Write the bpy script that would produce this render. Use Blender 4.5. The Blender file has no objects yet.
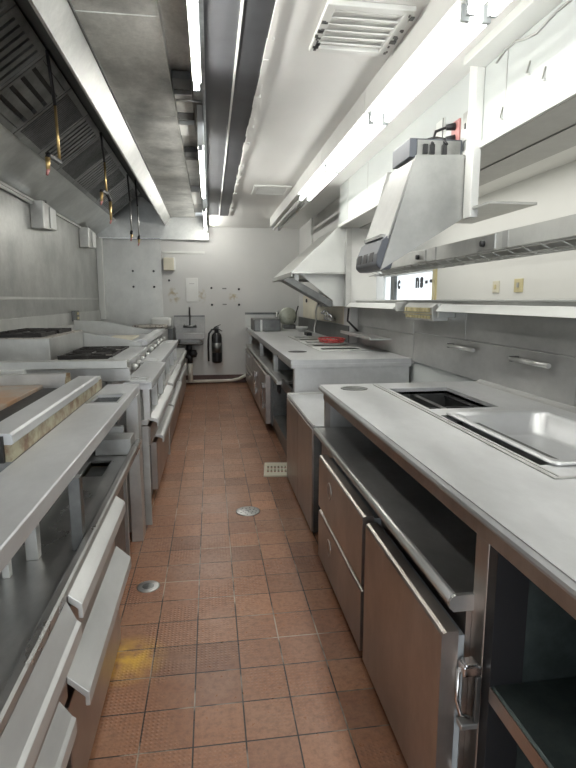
import bpy, bmesh, math, random
from mathutils import Vector, Matrix
random.seed(7)
C = bpy.context.scene.collection
PI = math.pi

# ------------------------------------------------------------------ materials
def new_mat(name):
    m = bpy.data.materials.new(name); m.use_nodes = True
    nt = m.node_tree; b = nt.nodes['Principled BSDF']
    return m, nt, b

def coords(nt, scale=(1, 1, 1), loc=(0, 0, 0)):
    tc = nt.nodes.new('ShaderNodeTexCoord'); mp = nt.nodes.new('ShaderNodeMapping')
    mp.inputs['Scale'].default_value = scale; mp.inputs['Location'].default_value = loc
    nt.links.new(tc.outputs['Object'], mp.inputs['Vector'])
    return mp.outputs['Vector']

def noise(nt, vec, scale, detail=4, rough=.55):
    n = nt.nodes.new('ShaderNodeTexNoise')
    n.inputs['Scale'].default_value = scale; n.inputs['Detail'].default_value = detail
    n.inputs['Roughness'].default_value = rough
    nt.links.new(vec, n.inputs['Vector']); return n.outputs['Fac']

def ramp(nt, fac, stops):
    r = nt.nodes.new('ShaderNodeValToRGB'); e = r.color_ramp.elements
    while len(e) < len(stops): e.new(.5)
    for k, (p, c) in enumerate(stops):
        e[k].position = p; e[k].color = (c[0], c[1], c[2], 1)
    nt.links.new(fac, r.inputs['Fac']); return r.outputs['Color']

def maprange(nt, fac, a, b, c, d):
    r = nt.nodes.new('ShaderNodeMapRange')
    for k, v in zip(('From Min', 'From Max', 'To Min', 'To Max'), (a, b, c, d)): r.inputs[k].default_value = v
    nt.links.new(fac, r.inputs['Value']); return r.outputs['Result']

def mixc(nt, fac, c1, c2):
    m = nt.nodes.new('ShaderNodeMix'); m.data_type = 'RGBA'
    if isinstance(fac, float): m.inputs[0].default_value = fac
    else: nt.links.new(fac, m.inputs[0])
    for i, c in ((6, c1), (7, c2)):
        if isinstance(c, tuple): m.inputs[i].default_value = (*c[:3], 1)
        else: nt.links.new(c, m.inputs[i])
    return m.outputs[2]

def bump(nt, b, fac, strength, dist=.002):
    n = nt.nodes.new('ShaderNodeBump'); n.inputs['Strength'].default_value = strength
    n.inputs['Distance'].default_value = dist
    nt.links.new(fac, n.inputs['Height']); nt.links.new(n.outputs['Normal'], b.inputs['Normal'])

def steel(name, c=(.62, .62, .60), rough=.34, metal=.92, streak=(1, 1, 1), var=.16, bumpiness=.12, blotch=.5):
    m, nt, b = new_mat(name)
    v = coords(nt, streak); n1 = noise(nt, v, 2.6, 8, .62)
    v2 = coords(nt, (streak[0]*1.4, streak[1]*1.4, streak[2]*1.4)); n2 = noise(nt, v2, 22, 6, .7)
    lo = tuple(x*(1-var*1.5) for x in c); hi = tuple(min(1, x*(1+var*.7)) for x in c)
    col = ramp(nt, n1, [(.34, lo), (.62, hi)])
    col = mixc(nt, maprange(nt, n2, .30, .80, 0., blotch), col, tuple(x*.55 for x in c))
    nt.links.new(col, b.inputs['Base Color'])
    b.inputs['Metallic'].default_value = metal
    nt.links.new(maprange(nt, n1, .3, .7, max(.12, rough-.05), rough+.10), b.inputs['Roughness'])
    if bumpiness > .06: bump(nt, b, n2, bumpiness, .0012)
    return m

def plain(name, c, rough=.5, metal=0., var=.08, scale=4, bumpiness=.05):
    m, nt, b = new_mat(name)
    n1 = noise(nt, coords(nt), scale, 5)
    col = ramp(nt, n1, [(.3, tuple(x*(1-var) for x in c)), (.7, tuple(min(1, x*(1+var)) for x in c))])
    nt.links.new(col, b.inputs['Base Color'])
    b.inputs['Roughness'].default_value = rough; b.inputs['Metallic'].default_value = metal
    bump(nt, b, n1, bumpiness, .003)
    return m

def glow(name, c, s):
    m = bpy.data.materials.new(name); m.use_nodes = True; nt = m.node_tree
    nt.nodes.clear(); e = nt.nodes.new('ShaderNodeEmission'); o = nt.nodes.new('ShaderNodeOutputMaterial')
    e.inputs['Color'].default_value = (*c, 1); e.inputs['Strength'].default_value = s
    nt.links.new(e.outputs[0], o.inputs['Surface']); return m

M = {}
M['steel'] = steel('stainless_steel', (.60, .60, .58), .32, .82, (1, 1, 1), .14, .02, .25)
M['steel_sink'] = steel('sink_steel', (.44, .44, .43), .45, .6)
M['fascia'] = steel('fascia_steel', (.42, .425, .41), .42, .88, (.7, .7, .7), .25, .02, .4)
M['steel_wall_left'] = steel('left_wall_steel', (.47, .475, .455), .36, .78, (1, .9, .9), .2, .02, .3)
M['panel'] = steel('satin_panel_steel', (.47, .475, .46), .38, .7, (.8, .8, .8), .16, .02, .2)
M['steel_deck'] = steel('deck_steel', (.46, .46, .45), .28, .85, (1, .6, 1), .22, .03, .3)
M['steel_pan'] = steel('pan_steel', (.66, .67, .675), .36, .65, (1, 1, 1), .06, .01, .08)
M['pull'] = steel('pull_steel', (.58, .585, .575), .36, .45, (1, .4, 1), .10, .02, .15)
M['ledge'] = steel('ledge_steel', (.46, .46, .45), .33, .9, (1, .6, 1), .2, .03, .3)
M['steel_top'] = steel('worktop_steel', (.60, .608, .612), .38, .45, (1, .45, 1), .10, .03, .22)
M['steel_door'] = steel('door_steel', (.50, .455, .42), .33, .95, (1, 1.2, .6), .22, .015, .25)
M['steel_dark'] = steel('dull_dark_steel', (.20, .205, .20), .38, .85, (1, 1, 1), .3)
M['steel_teal'] = steel('dark_teal_interior_steel', (.10, .125, .12), .45, .6, (1, 1, 1), .5, .3, .6)  # dark teal steel for the open bay and its shelf
M['steel_wall'] = steel('wall_sheet_steel', (.60, .605, .58), .42, .65, (1, 1.1, .8), .10, .02, .15)
M['steel_back'] = steel('backsplash_steel', (.54, .54, .525), .33, .55, (.6, .5, 1.0), .16, .02, .25)
M['steel_hood'] = steel('hood_steel', (.60, .61, .59), .34, .88, (.6, .6, .6), .20, .03, .3)
M['steel_soffit'] = steel('soffit_steel', (.58, .58, .55), .40, .80, (1.2, .9, 1), .36, .15)
M['canopy'] = steel('canopy_steel', (.70, .71, .685), .42, .5, (.5, .5, .5), .06, .02, .08)
M['filter'] = steel('greasy_filter_metal', (.25, .255, .245), .36, .85, (1, 1, 1), .35)
M['hood_dark'] = steel('dark_hood_interior', (.11, .113, .11), .5, .7, (1, 1, 1), .3)  # dark steel for the hood's inner shell and some pocket panels
M['beam'] = plain('grey_painted_metal', (.075, .078, .085), .5, .2, .15)
M['chrome'] = steel('chrome', (.75, .75, .75), .18, 1., (1, 1, 1), .05, .0)
M['white_paint'] = plain('white_enamel', (.80, .81, .78), .45, 0, .04)
M['ceiling'] = plain('ceiling_paint', (.87, .87, .845), .75, 0, .04, 1.3, .15)
M['header'] = plain('header_paint', (.62, .65, .635), .55, 0, .04, 1.2, .08)
M['black'] = plain('black_plastic', (.022, .022, .024), .45, 0, .2)
M['iron'] = plain('cast_iron', (.03, .028, .027), .55, .3, .4, 30, .3)
M['black_gloss'] = plain('black_enamel', (.025, .025, .027), .22, 0, .2)
M['pvc'] = plain('pvc_pipe', (.74, .72, .64), .45, 0, .1)
M['red'] = plain('red_plastic', (.55, .075, .07), .4, 0, .15)
M['brass'] = plain('brass', (.62, .45, .20), .35, .8, .2)
M['rubber'] = plain('grey_gasket', (.42, .45, .46), .6, 0, .1)
M['yellow'] = plain('yellowed_plastic', (.66, .58, .33), .5, 0, .2)
M['board'] = plain('cream_board', (.72, .68, .55), .6, 0, .08)
M['bluegrey'] = plain('blue_grey_plastic', (.11, .12, .14), .38, .2, .15)
M['outlet_pink'] = plain('faded_red_outlet', (.62, .28, .26), .5, 0, .1)
M['letter'] = plain('dark_lettering', (.02, .02, .022), .5)
M['dining_wall'] = plain('dining_wall_paint', (.80, .795, .76), .7, 0, .03, 1)
M['dining_floor'] = plain('dining_floor', (.4, .36, .3), .5)
M['tube'] = glow('fluorescent_tube_lit', (1, .99, .94), 6.2)
M['tube_left'] = glow('hood_tube_lit', (1, .98, .92), 36)
M['tube_off'] = plain('fluorescent_tube_unlit', (.62, .62, .60), .3)
M['daylight'] = glow('daylight_window', (.86, .95, 1), .62)
M['dining_tube'] = glow('dining_tube_lit', (1, .98, .90), 5)
M['patty'] = plain('light_diffuser', (.85, .85, .82), .6)

def floor_mat():
    m, nt, b = new_mat('quarry_tile')
    TX, TY = .1745, .179
    v = coords(nt, (1, 1, 1), (.0875 + TX*12, TY*20 - 1.577 + TY*9, 0))
    br = nt.nodes.new('ShaderNodeTexBrick'); br.offset = 0; br.squash = 1
    br.inputs['Scale'].default_value = 1; br.inputs['Brick Width'].default_value = TX
    br.inputs['Row Height'].default_value = TY; br.inputs['Mortar Size'].default_value = .0030
    br.inputs['Mortar Smooth'].default_value = .25; br.inputs['Bias'].default_value = 0
    br.inputs['Color1'].default_value = (0, 0, 0, 1); br.inputs['Color2'].default_value = (1, 1, 1, 1)
    br.inputs['Mortar'].default_value = (.5, .5, .5, 1)
    nt.links.new(v, br.inputs['Vector'])
    tile = ramp(nt, br.outputs['Color'], [(0, (.185, .076, .038)), (.3, (.33, .148, .074)), (.7, (.275, .122, .066)), (1, (.42, .198, .102))])
    big = noise(nt, coords(nt), 1.7, 5, .6)
    tile2 = mixc(nt, maprange(nt, big, .40, .68, 0., .6), tile, (.37, .215, .138))
    fine = noise(nt, coords(nt), 38, 5, .7)
    tile3 = mixc(nt, maprange(nt, fine, .42, .70, 0., .5), tile2, (.10, .048, .032))
    # yellow worn stain on one tile
    vm = nt.nodes.new('ShaderNodeVectorMath'); vm.operation = 'DISTANCE'
    vv = coords(nt, (1.0, 1.0, 0)); nt.links.new(vv, vm.inputs[0]); vm.inputs[1].default_value = (-.365, 2.06, 0)
    yn = nt.nodes.new('ShaderNodeMath'); yn.operation = 'MULTIPLY'
    nt.links.new(maprange(nt, vm.outputs['Value'], .04, .17, .75, 0.), yn.inputs[0])
    nt.links.new(maprange(nt, noise(nt, coords(nt), 14, 4), .35, .6, .15, 1.), yn.inputs[1])
    tile4 = mixc(nt, yn.outputs[0], tile3, (.78, .47, .06))
    # grout: dark, with pale mineral streaks
    gl = ramp(nt, noise(nt, coords(nt, (1, 1, 1)), 2.6, 4), [(.50, (.03, .02, .015)), (.62, (.42, .35, .27))])
    col = mixc(nt, br.outputs['Fac'], tile4, gl)
    nt.links.new(col, b.inputs['Base Color'])
    nt.links.new(maprange(nt, fine, .3, .7, .24, .46), b.inputs['Roughness'])
    # raised grip dots + grout height
    dv = coords(nt, (1, 1, 0)); vo = nt.nodes.new('ShaderNodeTexVoronoi'); vo.inputs['Scale'].default_value = 62
    vo.inputs['Randomness'].default_value = 0.; nt.links.new(dv, vo.inputs['Vector'])
    dots = maprange(nt, vo.outputs['Distance'], .15, .35, 1., 0.)
    gate = nt.nodes.new('ShaderNodeMath'); gate.operation = 'MULTIPLY'; nt.links.new(dots, gate.inputs[0])
    nt.links.new(maprange(nt, noise(nt, coords(nt), 3.1, 2), .46, .56, 0., .4), gate.inputs[1])
    h = nt.nodes.new('ShaderNodeMath'); h.operation = 'SUBTRACT'
    nt.links.new(gate.outputs[0], h.inputs[0]); nt.links.new(br.outputs['Fac'], h.inputs[1])
    bump(nt, b, h.outputs[0], .55, .004)
    return m
M['floor'] = floor_mat()

def backwall_mat():
    m, nt, b = new_mat('back_wall_paint')
    n1 = noise(nt, coords(nt), 1.1, 5)
    base = ramp(nt, n1, [(.3, (.64, .645, .625)), (.7, (.72, .72, .70))])
    # rusty rub marks where things used to hang
    prev = base
    for (x, z, rx, rz) in ((-.60, 1.53, .11, .15), (-.135, 1.52, .07, .13), (.40, 1.50, .08, .10)):
        mp = coords(nt, (1/rx, 0, 1/rz), (-x/rx, 0, -z/rz))
        vm = nt.nodes.new('ShaderNodeVectorMath'); vm.operation = 'LENGTH'; nt.links.new(mp, vm.inputs[0])
        k = nt.nodes.new('ShaderNodeMath'); k.operation = 'MULTIPLY'
        nt.links.new(maprange(nt, vm.outputs['Value'], .5, 1.1, 1., 0.), k.inputs[0])
        nt.links.new(maprange(nt, noise(nt, coords(nt), 15, 4), .44, .62, 0., .75), k.inputs[1])
        prev = mixc(nt, k.outputs[0], prev, (.42, .34, .17))
    nt.links.new(prev, b.inputs['Base Color']); b.inputs['Roughness'].default_value = .55
    bump(nt, b, n1, .06, .003); return m
M['backwall'] = backwall_mat()

def spotted(name, base, spot, rough, metal, scale, lo, hi):
    m, nt, b = new_mat(name)
    n1 = noise(nt, coords(nt), scale, 6, .65); n2 = noise(nt, coords(nt), 2.2, 3)
    c0 = ramp(nt, n2, [(.3, tuple(x*.88 for x in base)), (.7, base)])
    nt.links.new(mixc(nt, maprange(nt, n1, lo, hi, 0., 1.), c0, spot), b.inputs['Base Color'])
    b.inputs['Roughness'].default_value = rough; b.inputs['Metallic'].default_value = metal
    bump(nt, b, n1, .2, .002); return m
M['rusty_plate'] = spotted('rusted_griddle_plate', (.46, .27, .15), (.40, .36, .31), .42, .35, 3.5, .40, .62)
M['greasy_yellow'] = spotted('grease_crusted_steel', (.46, .43, .30), (.20, .12, .07), .5, .25, 11, .40, .62)
M['burner_top'] = spotted('burnt_range_top', (.62, .58, .52), (.10, .08, .07), .42, .5, 14, .50, .62)
M['greenish'] = spotted('greenish_machine_paint', (.42, .44, .38), (.2, .22, .17), .4, .3, 12, .5, .7)
M['tile_base'] = plain('dark_red_base_tile', (.085, .042, .034), .4, 0, .25, 9)

# ------------------------------------------------------------------ geometry helpers
class MB:
    def __init__(s): s.bm = bmesh.new()
    def box(s, x0, x1, y0, y1, z0, z1):
        if x1 < x0: x0, x1 = x1, x0
        if y1 < y0: y0, y1 = y1, y0
        if z1 < z0: z0, z1 = z1, z0
        v = [s.bm.verts.new(p) for p in ((x0,y0,z0),(x1,y0,z0),(x1,y1,z0),(x0,y1,z0),(x0,y0,z1),(x1,y0,z1),(x1,y1,z1),(x0,y1,z1))]
        for f in ((0,3,2,1),(4,5,6,7),(0,1,5,4),(1,2,6,5),(2,3,7,6),(3,0,4,7)): s.bm.faces.new([v[i] for i in f])
        return s
    def prism(s, axis, pts, a0, a1):
        def P(p, a):
            return {'x': (a, p[0], p[1]), 'y': (p[0], a, p[1]), 'z': (p[0], p[1], a)}[axis]
        A = [s.bm.verts.new(P(p, a0)) for p in pts]; B = [s.bm.verts.new(P(p, a1)) for p in pts]
        n = len(pts); fs = [s.bm.faces.new(A), s.bm.faces.new(B[::-1])]
        for i in range(n): fs.append(s.bm.faces.new((A[i], B[i], B[(i+1) % n], A[(i+1) % n])))
        bmesh.ops.recalc_face_normals(s.bm, faces=fs); return s
    def plate(s, pts, t):                # flat 3-D polygon with thickness along its normal
        P = [Vector(p) for p in pts]; n = (P[1]-P[0]).cross(P[2]-P[0]).normalized()*t
        A = [s.bm.verts.new(p) for p in P]; B = [s.bm.verts.new(p+n) for p in P]; k = len(P)
        fs = [s.bm.faces.new(A), s.bm.faces.new(B[::-1])]
        for i in range(k): fs.append(s.bm.faces.new((A[i], B[i], B[(i+1) % k], A[(i+1) % k])))
        bmesh.ops.recalc_face_normals(s.bm, faces=fs); return s
    def tube(s, pts, r, n=10):
        pts = [Vector(p) for p in pts]; rings = []; up = None
        for i, p in enumerate(pts):
            d = (pts[min(i+1, len(pts)-1)] - pts[max(i-1, 0)]).normalized()
            if up is None: up = Vector((0, 0, 1)) if abs(d.z) < .9 else Vector((1, 0, 0))
            a = d.cross(up).normalized(); b2 = a.cross(d).normalized(); up = b2
            rr = r[i] if isinstance(r, (list, tuple)) else r
            rings.append([s.bm.verts.new(p + a*math.cos(2*PI*k/n)*rr + b2*math.sin(2*PI*k/n)*rr) for k in range(n)])
        fs = [s.bm.faces.new(rings[0]), s.bm.faces.new(rings[-1][::-1])]
        for i in range(len(rings)-1):
            for k in range(n):
                f = s.bm.faces.new((rings[i][k], rings[i+1][k], rings[i+1][(k+1) % n], rings[i][(k+1) % n])); f.smooth = True; fs.append(f)
        bmesh.ops.recalc_face_normals(s.bm, faces=fs); return s
    def lathe(s, c, prof, axis='z', n=24):     # prof: (radius, offset along axis)
        c = Vector(c); rings = []
        for r, h in prof:
            R = []
            for k in range(n):
                a, b2 = math.cos(2*PI*k/n)*r, math.sin(2*PI*k/n)*r
                R.append(s.bm.verts.new(c + Vector({'z': (a, b2, h), 'x': (h, a, b2), 'y': (a, h, b2)}[axis])))
            rings.append(R)
        fs = [s.bm.faces.new(rings[0]), s.bm.faces.new(rings[-1][::-1])]
        for i in range(len(rings)-1):
            for k in range(n):
                f = s.bm.faces.new((rings[i][k], rings[i+1][k], rings[i+1][(k+1) % n], rings[i][(k+1) % n])); f.smooth = True; fs.append(f)
        bmesh.ops.recalc_face_normals(s.bm, faces=fs); return s
    def slab(s, x0, x1, y0, y1, z0, z1, holes):   # horizontal slab with rectangular holes
        xs = sorted({x0, x1, *[h[0] for h in holes], *[h[1] for h in holes]})
        ys = sorted({y0, y1, *[h[2] for h in holes], *[h[3] for h in holes]})
        def solid(i, j):
            if i < 0 or j < 0 or i >= len(xs)-1 or j >= len(ys)-1: return False
            cx, cy = (xs[i]+xs[i+1])/2, (ys[j]+ys[j+1])/2
            return not any(h[0] < cx < h[1] and h[2] < cy < h[3] for h in holes)
        V = {}
        def v(i, j, z):
            k = (i, j, z)
            if k not in V: V[k] = s.bm.verts.new((xs[i], ys[j], z))
            return V[k]
        for i in range(len(xs)-1):
            for j in range(len(ys)-1):
                if not solid(i, j): continue
                s.bm.faces.new((v(i,j,z1), v(i+1,j,z1), v(i+1,j+1,z1), v(i,j+1,z1)))
                s.bm.faces.new((v(i,j,z0), v(i,j+1,z0), v(i+1,j+1,z0), v(i+1,j,z0)))
                if not solid(i-1, j): s.bm.faces.new((v(i,j,z0), v(i,j,z1), v(i,j+1,z1), v(i,j+1,z0)))
                if not solid(i+1, j): s.bm.faces.new((v(i+1,j,z0), v(i+1,j+1,z0), v(i+1,j+1,z1), v(i+1,j,z1)))
                if not solid(i, j-1): s.bm.faces.new((v(i,j,z0), v(i+1,j,z0), v(i+1,j,z1), v(i,j,z1)))
                if not solid(i, j+1): s.bm.faces.new((v(i,j+1,z0), v(i,j+1,z1), v(i+1,j+1,z1), v(i+1,j+1,z0)))
        return s
    def build(s, name, mat, parent=None, bevel=0.):
        me = bpy.data.meshes.new(name); s.bm.to_mesh(me); s.bm.free()
        me.materials.append(mat)
        o = bpy.data.objects.new(name, me); C.objects.link(o)
        if parent is not None:
            o.parent = parent
            inv = Matrix.Translation(-(WORLD.get(parent.name, Vector((0, 0, 0)))))
            o.matrix_parent_inverse = inv
        if bevel:
            b = o.modifiers.new('bevel', 'BEVEL'); b.width = bevel; b.segments = 2; b.limit_method = 'ANGLE'; b.angle_limit = .6
        return o
WORLD = {}
def thing(name, label, cat, loc, group=None):
    o = bpy.data.objects.new(name, None); C.objects.link(o); o.location = loc
    o.empty_display_size = .05
    WORLD[o.name] = Vector(loc); o['label'] = label; o['category'] = cat
    if group: o['group'] = group
    return o
def tag(o, label, cat, group=None):
    o['label'] = label; o['category'] = cat
    if group: o['group'] = group
    return o
def struct(o): o['kind'] = 'structure'; return o
def box(*a): return MB().box(*a)

# ------------------------------------------------------------------ the room
YB = 9.45; ZC = 2.67
struct(box(-1.95, 1.66, -2.3, YB, -.08, 0).build('floor', M['floor']))
c = MB(); c.box(.29, 1.95, -2.3, 8.15, ZC, ZC+.1); c.box(-1.95, .29, -2.3, 1.0, ZC, ZC+.1); c.box(.0, 1.95, 8.15, YB+.1, ZC, ZC+.1)
struct(c.build('ceiling', M['ceiling']))
struct(box(-1.97, 1.95, YB, YB+.12, -.08, 3.2).build('wall_back', M['backwall']))
wf = MB(); wf.box(-1.97, -1.5, -2.42, -2.3, -.08, 3.2); wf.box(1.5, 1.95, -2.42, -2.3, -.08, 3.2); wf.box(-1.5, 1.5, -2.42, -2.3, 2.55, 3.2)
struct(wf.build('wall_front', M['header']))  # wide opening added in this unseen wall to let fill light in
struct(box(-1.97, -1.83, -2.3, YB, -.08, 3.3).build('wall_left', M['steel_wall_left']))
w = MB(); w.box(1.66, 1.85, -2.3, 5.92, -.08, 1.37); wq = MB(); wq.box(1.56, 1.85, 5.92, YB, -.08, 3.0); struct(wq.build('wall_right_far', M['backwall']))
w.box(1.42, 1.85, -2.3, 5.92, 2.245, 3.0)
struct(w.build('wall_right', M['header']))
struct(box(-.75, 1.66, YB-.014, YB, 0, .145).build('baseboard_back', M['tile_base']))
# sheet steel on the back wall beside the cook line, and its white corner strip
struct(box(-1.83, -.80, YB-.012, YB, .85, 2.46).build('trim_1', M['steel_wall']))
struct(box(-1.83, -1.735, YB-.09, YB-.012, 1.13, 2.46).build('trim_2', M['white_paint'], None, .006))
struct(box(-1.83, -1.824, -2, 9.39, 1.455, 1.48).build('trim_27', M['steel_wall'], None, .002))
struct(box(-1.83, -1.815, -2, 9.39, .9, 1.28).build('trim_28', M['steel_wall'], None, .003))
# grey metal strip between hood and painted ceiling
g = MB(); g.box(.0, .155, 1.0, 8.15, ZC+.004, ZC+.03); g.box(.163, .30, 1.0, 8.15, ZC-.006, ZC+.02)
struct(g.build('trim_3', M['beam']))
struct(box(.154, .165, 1.0, 8.15, ZC-.012, ZC+.012).build('trim_4', M['white_paint']))
# torn caulk edge of the ceiling
cb = MB(); y = 1.0
while y < 8.1:
    l = random.uniform(.05, .25); wd = random.uniform(.006, .036)
    cb.box(.30-wd*.3, .30+wd, y, min(y+l, 8.15), ZC-.012-random.uniform(0, .004), ZC-.0002); y += l
struct(cb.build('trim_5', M['ceiling']))
# steel sheets under the header
struct(box(1.425, 1.64, -2.3, 5.9, 2.232, 2.245).build('trim_6', M['steel_back']))
struct(box(1.645, 1.86, -2.3, 5.9, 2.226, 2.245).build('trim_7', M['steel_back']))
struct(box(1.405, 1.424, -2.3, 5.92, 2.232, 2.262).build('trim_8', M['white_paint'], None, .003))
# backsplash sheets (separate panels with seams)
def bsheet(n, y0, y1, z0, z1, x=1.645, mat='steel_back'):
    struct(box(x, x+.013, y0, y1, z0, z1).build('trim_%d' % n, M[mat], None, .002))
bsheet(9, -1.0, 2.197, .95, 1.19); bsheet(10, 2.203, 4.20, .95, 1.19)
bsheet(11, -1.0, 3.297, 1.194, 1.368); bsheet(12, 3.303, 4.20, 1.194, 1.368)
bsheet(13, 4.206, 5.9, .93, 1.17); bsheet(14, 4.206, 5.9, 1.174, 1.368)
bsheet(15, 5.93, YB-.02, .93, 1.16, 1.545, 'steel_dark')
# cove at the foot of the backsplash
co = MB(); co.prism('y', [(1.60, .951), (1.645, .951), (1.645, .966), (1.63, .956)], .15, 3.08)
struct(co.build('trim_16', M['steel_back']))
# steel jamb at the end of the opening
struct(box(1.50, 1.56, 5.90, 5.935, 1.37, 2.24).build('trim_17', M['steel']))
struct(box(1.62, 1.90, -2.3, 5.9, 1.372, 1.441).build('trim_18', M['steel_back']))
struct(box(1.612, 1.90, -2.3, 5.9, 1.4415, 1.452).build('trim_29', M['white_paint'], None, .003))
# header joints: panel seams
for n, yy in ((19, 4.85), (20, 5.55), (21, 2.56)):
    struct(box(1.4175, 1.421, yy, yy+.004, 2.27, 2.66).build('trim_%d' % n, M['steel']))
# ceiling edge trim over the header
struct(box(1.30, 1.42, -2.3, 2.78, ZC-.045, ZC).build('trim_22', M['white_paint'], None, .004))

# dining side behind the opening
DX = 3.2
d = MB(); d.box(DX, DX+.1, -3, 7.45, -.05, 2.7); d.box(DX, DX+.1, 7.45, 9.9, -.05, 1.40); d.box(DX, DX+.1, 7.45, 9.9, 2.02, 2.7); d.box(DX, DX+.1, 9.75, 11, -.05, 2.7)
struct(d.build('wall_dining', M['dining_wall']))
struct(box(1.85, DX+.1, 10.2, 10.3, -.05, 2.7).build('wall_dining_end', M['dining_wall']))
struct(box(1.85, DX+.1, -3.1, -3.0, -.05, 2.7).build('wall_dining_front', M['dining_wall']))
struct(box(1.85, DX, -3, 10.2, 2.66, 2.75).build('ceiling_dining', M['ceiling']))
struct(box(1.85, DX, -3, 10.2, -.06, -.01).build('floor_dining', M['dining_floor']))
win = box(DX+.04, DX+.055, 7.45, 9.75, 1.40, 2.02).build('window_1', M['daylight']); struct(win)
fr = MB(); fr.box(DX-.03, DX+.05, 7.36, 7.46, 1.36, 2.12); struct(fr.build('trim_23', M['yellow']))
fr = MB(); fr.box(DX-.02, DX+.03, 9.1, 9.3, 1.40, 1.86); struct(fr.build('trim_24', M['steel_dark']))
fr = MB(); fr.box(DX-.015, DX+.05, 7.46, 9.75, 1.86, 1.92); struct(fr.build('trim_25', M['steel']))

def text_obj(name, s, size, mat, loc, rot, ext=.004):
    cu = bpy.data.curves.new(name, 'FONT'); cu.body = s; cu.size = size; cu.extrude = ext; cu.align_x = 'LEFT'
    cu.offset = size*.045
    t = bpy.data.objects.new(name, cu); me = None
    C.objects.link(t)
    dg = bpy.context.evaluated_depsgraph_get()
    me = bpy.data.meshes.new_from_object(t.evaluated_get(dg)); C.objects.unlink(t); bpy.data.objects.remove(t)
    o = bpy.data.objects.new(name, me); C.objects.link(o); me.materials.clear(); me.materials.append(mat)
    o.location = loc; o.rotation_euler = rot; return o
L = thing('window_lettering', 'dark letters on the bright dining room window seen through the pass', 'lettering', (DX+.02, 8.2, 1.6))
for s, yy, zz, sz in (('c', 9.06, 1.65, .27), ('n', 8.24, 1.65, .30), ('s', 8.05, 1.65, .30), ('-', 7.85, 1.66, .26), ('-', 7.68, 1.67, .26)):
    o = text_obj('letter', s, sz, M['letter'], (DX+.028, yy, zz), (PI/2, 0, -PI/2)); o.parent = L
    o.matrix_parent_inverse = Matrix.Translation(-WORLD[L.name])

# ------------------------------------------------------------------ LEFT: exhaust hood
HY0, HY1 = 1.0, 9.40
hood = thing('exhaust_hood', 'long stainless exhaust hood with dark grease filters over the cook line', 'exhaust hood', (-1.0, 5.2, 2.45))
MB().prism('y', [(-.715, 2.685), (-.70, 2.67), (-.615, 2.80), (-.615, 2.83), (-.635, 2.83)], HY0, HY1).build('front_fascia', M['fascia'], hood)
MB().tube([(-.71, HY0, 2.682), (-.71, HY1, 2.682)], .011, 8).build('fascia_lip', M['steel'], hood)
MB().prism('y', [(-1.829, 2.49), (-1.50, 2.735), (-1.50, 2.76), (-1.829, 2.52)], HY0, HY1-.01).build('rear_panel', M['steel_hood'], hood)
MB().box(-1.829, -1.80, HY0, HY1-.01, 2.462, 2.488).build('rear_ledge', M['steel'], hood, .003)
MB().prism('y', [(-1.05, 3.11), (-.72, 2.83), (-.715, 2.69), (-.64, 2.84), (-.64, 3.2), (-1.829, 3.2), (-1.829, 3.15)], HY0, HY1-.02).build('inner_shell', M['hood_dark'], hood)
ep = MB(); ep.prism('y', [(-1.829, 2.455), (.0, 2.445), (.0, 2.84), (-.64, 2.84), (-.64, 3.2), (-1.829, 3.2)], HY1-.02, HY1+.03)
ep.build('end_panel', M['steel_hood'], hood)
MB().box(-1.829, -.0, HY0-.03, HY0, 2.46, 3.2).build('end_panel', M['steel_hood'], hood)
MB().box(-1.76, -.80, HY1-.045, HY1-.018, 2.447, 2.462).build('end_rail', M['chrome'], hood)
# soffit panels (sheets with seams)
for y0, y1 in ((HY0, 2.9), (2.91, 4.35), (4.36, 5.9), (5.91, 7.4), (7.41, HY1-.02)):
    MB().box(-.615, -.215, y0, y1, 2.81, 2.83).build('soffit_panel', M['steel_soffit'], hood, .002)
MB().prism('y', [(-.64, 2.81), (-.605, 2.795), (-.605, 2.81)], HY0, HY1-.02).build('soffit_trim', M['steel_dark'], hood)
pk = MB(); pk.box(-.215, .0, HY0, HY1-.02, 2.89, 2.91); pk.box(-.222, -.212, HY0, HY1-.02, 2.80, 2.90)
pk.build('light_pocket', M['steel_soffit'], hood)
for y0, y1, mt in ((3.72, 3.90, 'hood_dark'), (4.0, 4.35, 'steel_soffit'), (4.36, 4.52, 'hood_dark'), (4.56, 4.84, 'canopy'), (5.45, 5.65, 'hood_dark'), (5.75, 6.2, 'steel_soffit'), (7.25, 8.1, 'canopy'), (8.13, 8.22, 'hood_dark')):
    MB().box(-.21, -.09, y0, y1, 2.815 if mt == 'canopy' else 2.84, 2.888).build('pocket_panel', M[mt], hood, .003)
MB().box(-.018, .0, HY0, HY1-.02, 2.77, 2.90).build('skirt', M['steel_soffit'], hood)
MB().tube([(-.20, 3.98, 2.80), (-.03, 3.98, 2.80)], .008, 8).build('tie_rod', M['steel'], hood)
# filters sloping up from the rear panel
A0, B0 = Vector((-1.50, 0, 2.745)), Vector((-1.05, 0, 3.10))
U = (B0-A0).normalized(); NRM = Vector((U.z, 0, -U.x)); LEN = (B0-A0).length
def fpt(u, y, h): p = A0 + U*u + NRM*h; return (p.x, y, p.z)
def fbox(mb, u0, u1, y0, y1, h0, h1):
    v = [mb.bm.verts.new(fpt(u, y, h)) for h in (h0, h1) for (u, y) in ((u0, y0), (u1, y0), (u1, y1), (u0, y1))]
    fs = [mb.bm.faces.new([v[i] for i in f]) for f in ((0,3,2,1),(4,5,6,7),(0,1,5,4),(1,2,6,5),(2,3,7,6),(3,0,4,7))]
    bmesh.ops.recalc_face_normals(mb.bm, faces=fs)
fy = 1.05; FW = .60; k = 0
kinds = ['rise', 'rise', 'rise', 'rise', 'rise', 'long', 'mesh', 'rise', 'mesh', 'rise', 'mesh', 'rise', 'mesh']
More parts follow.
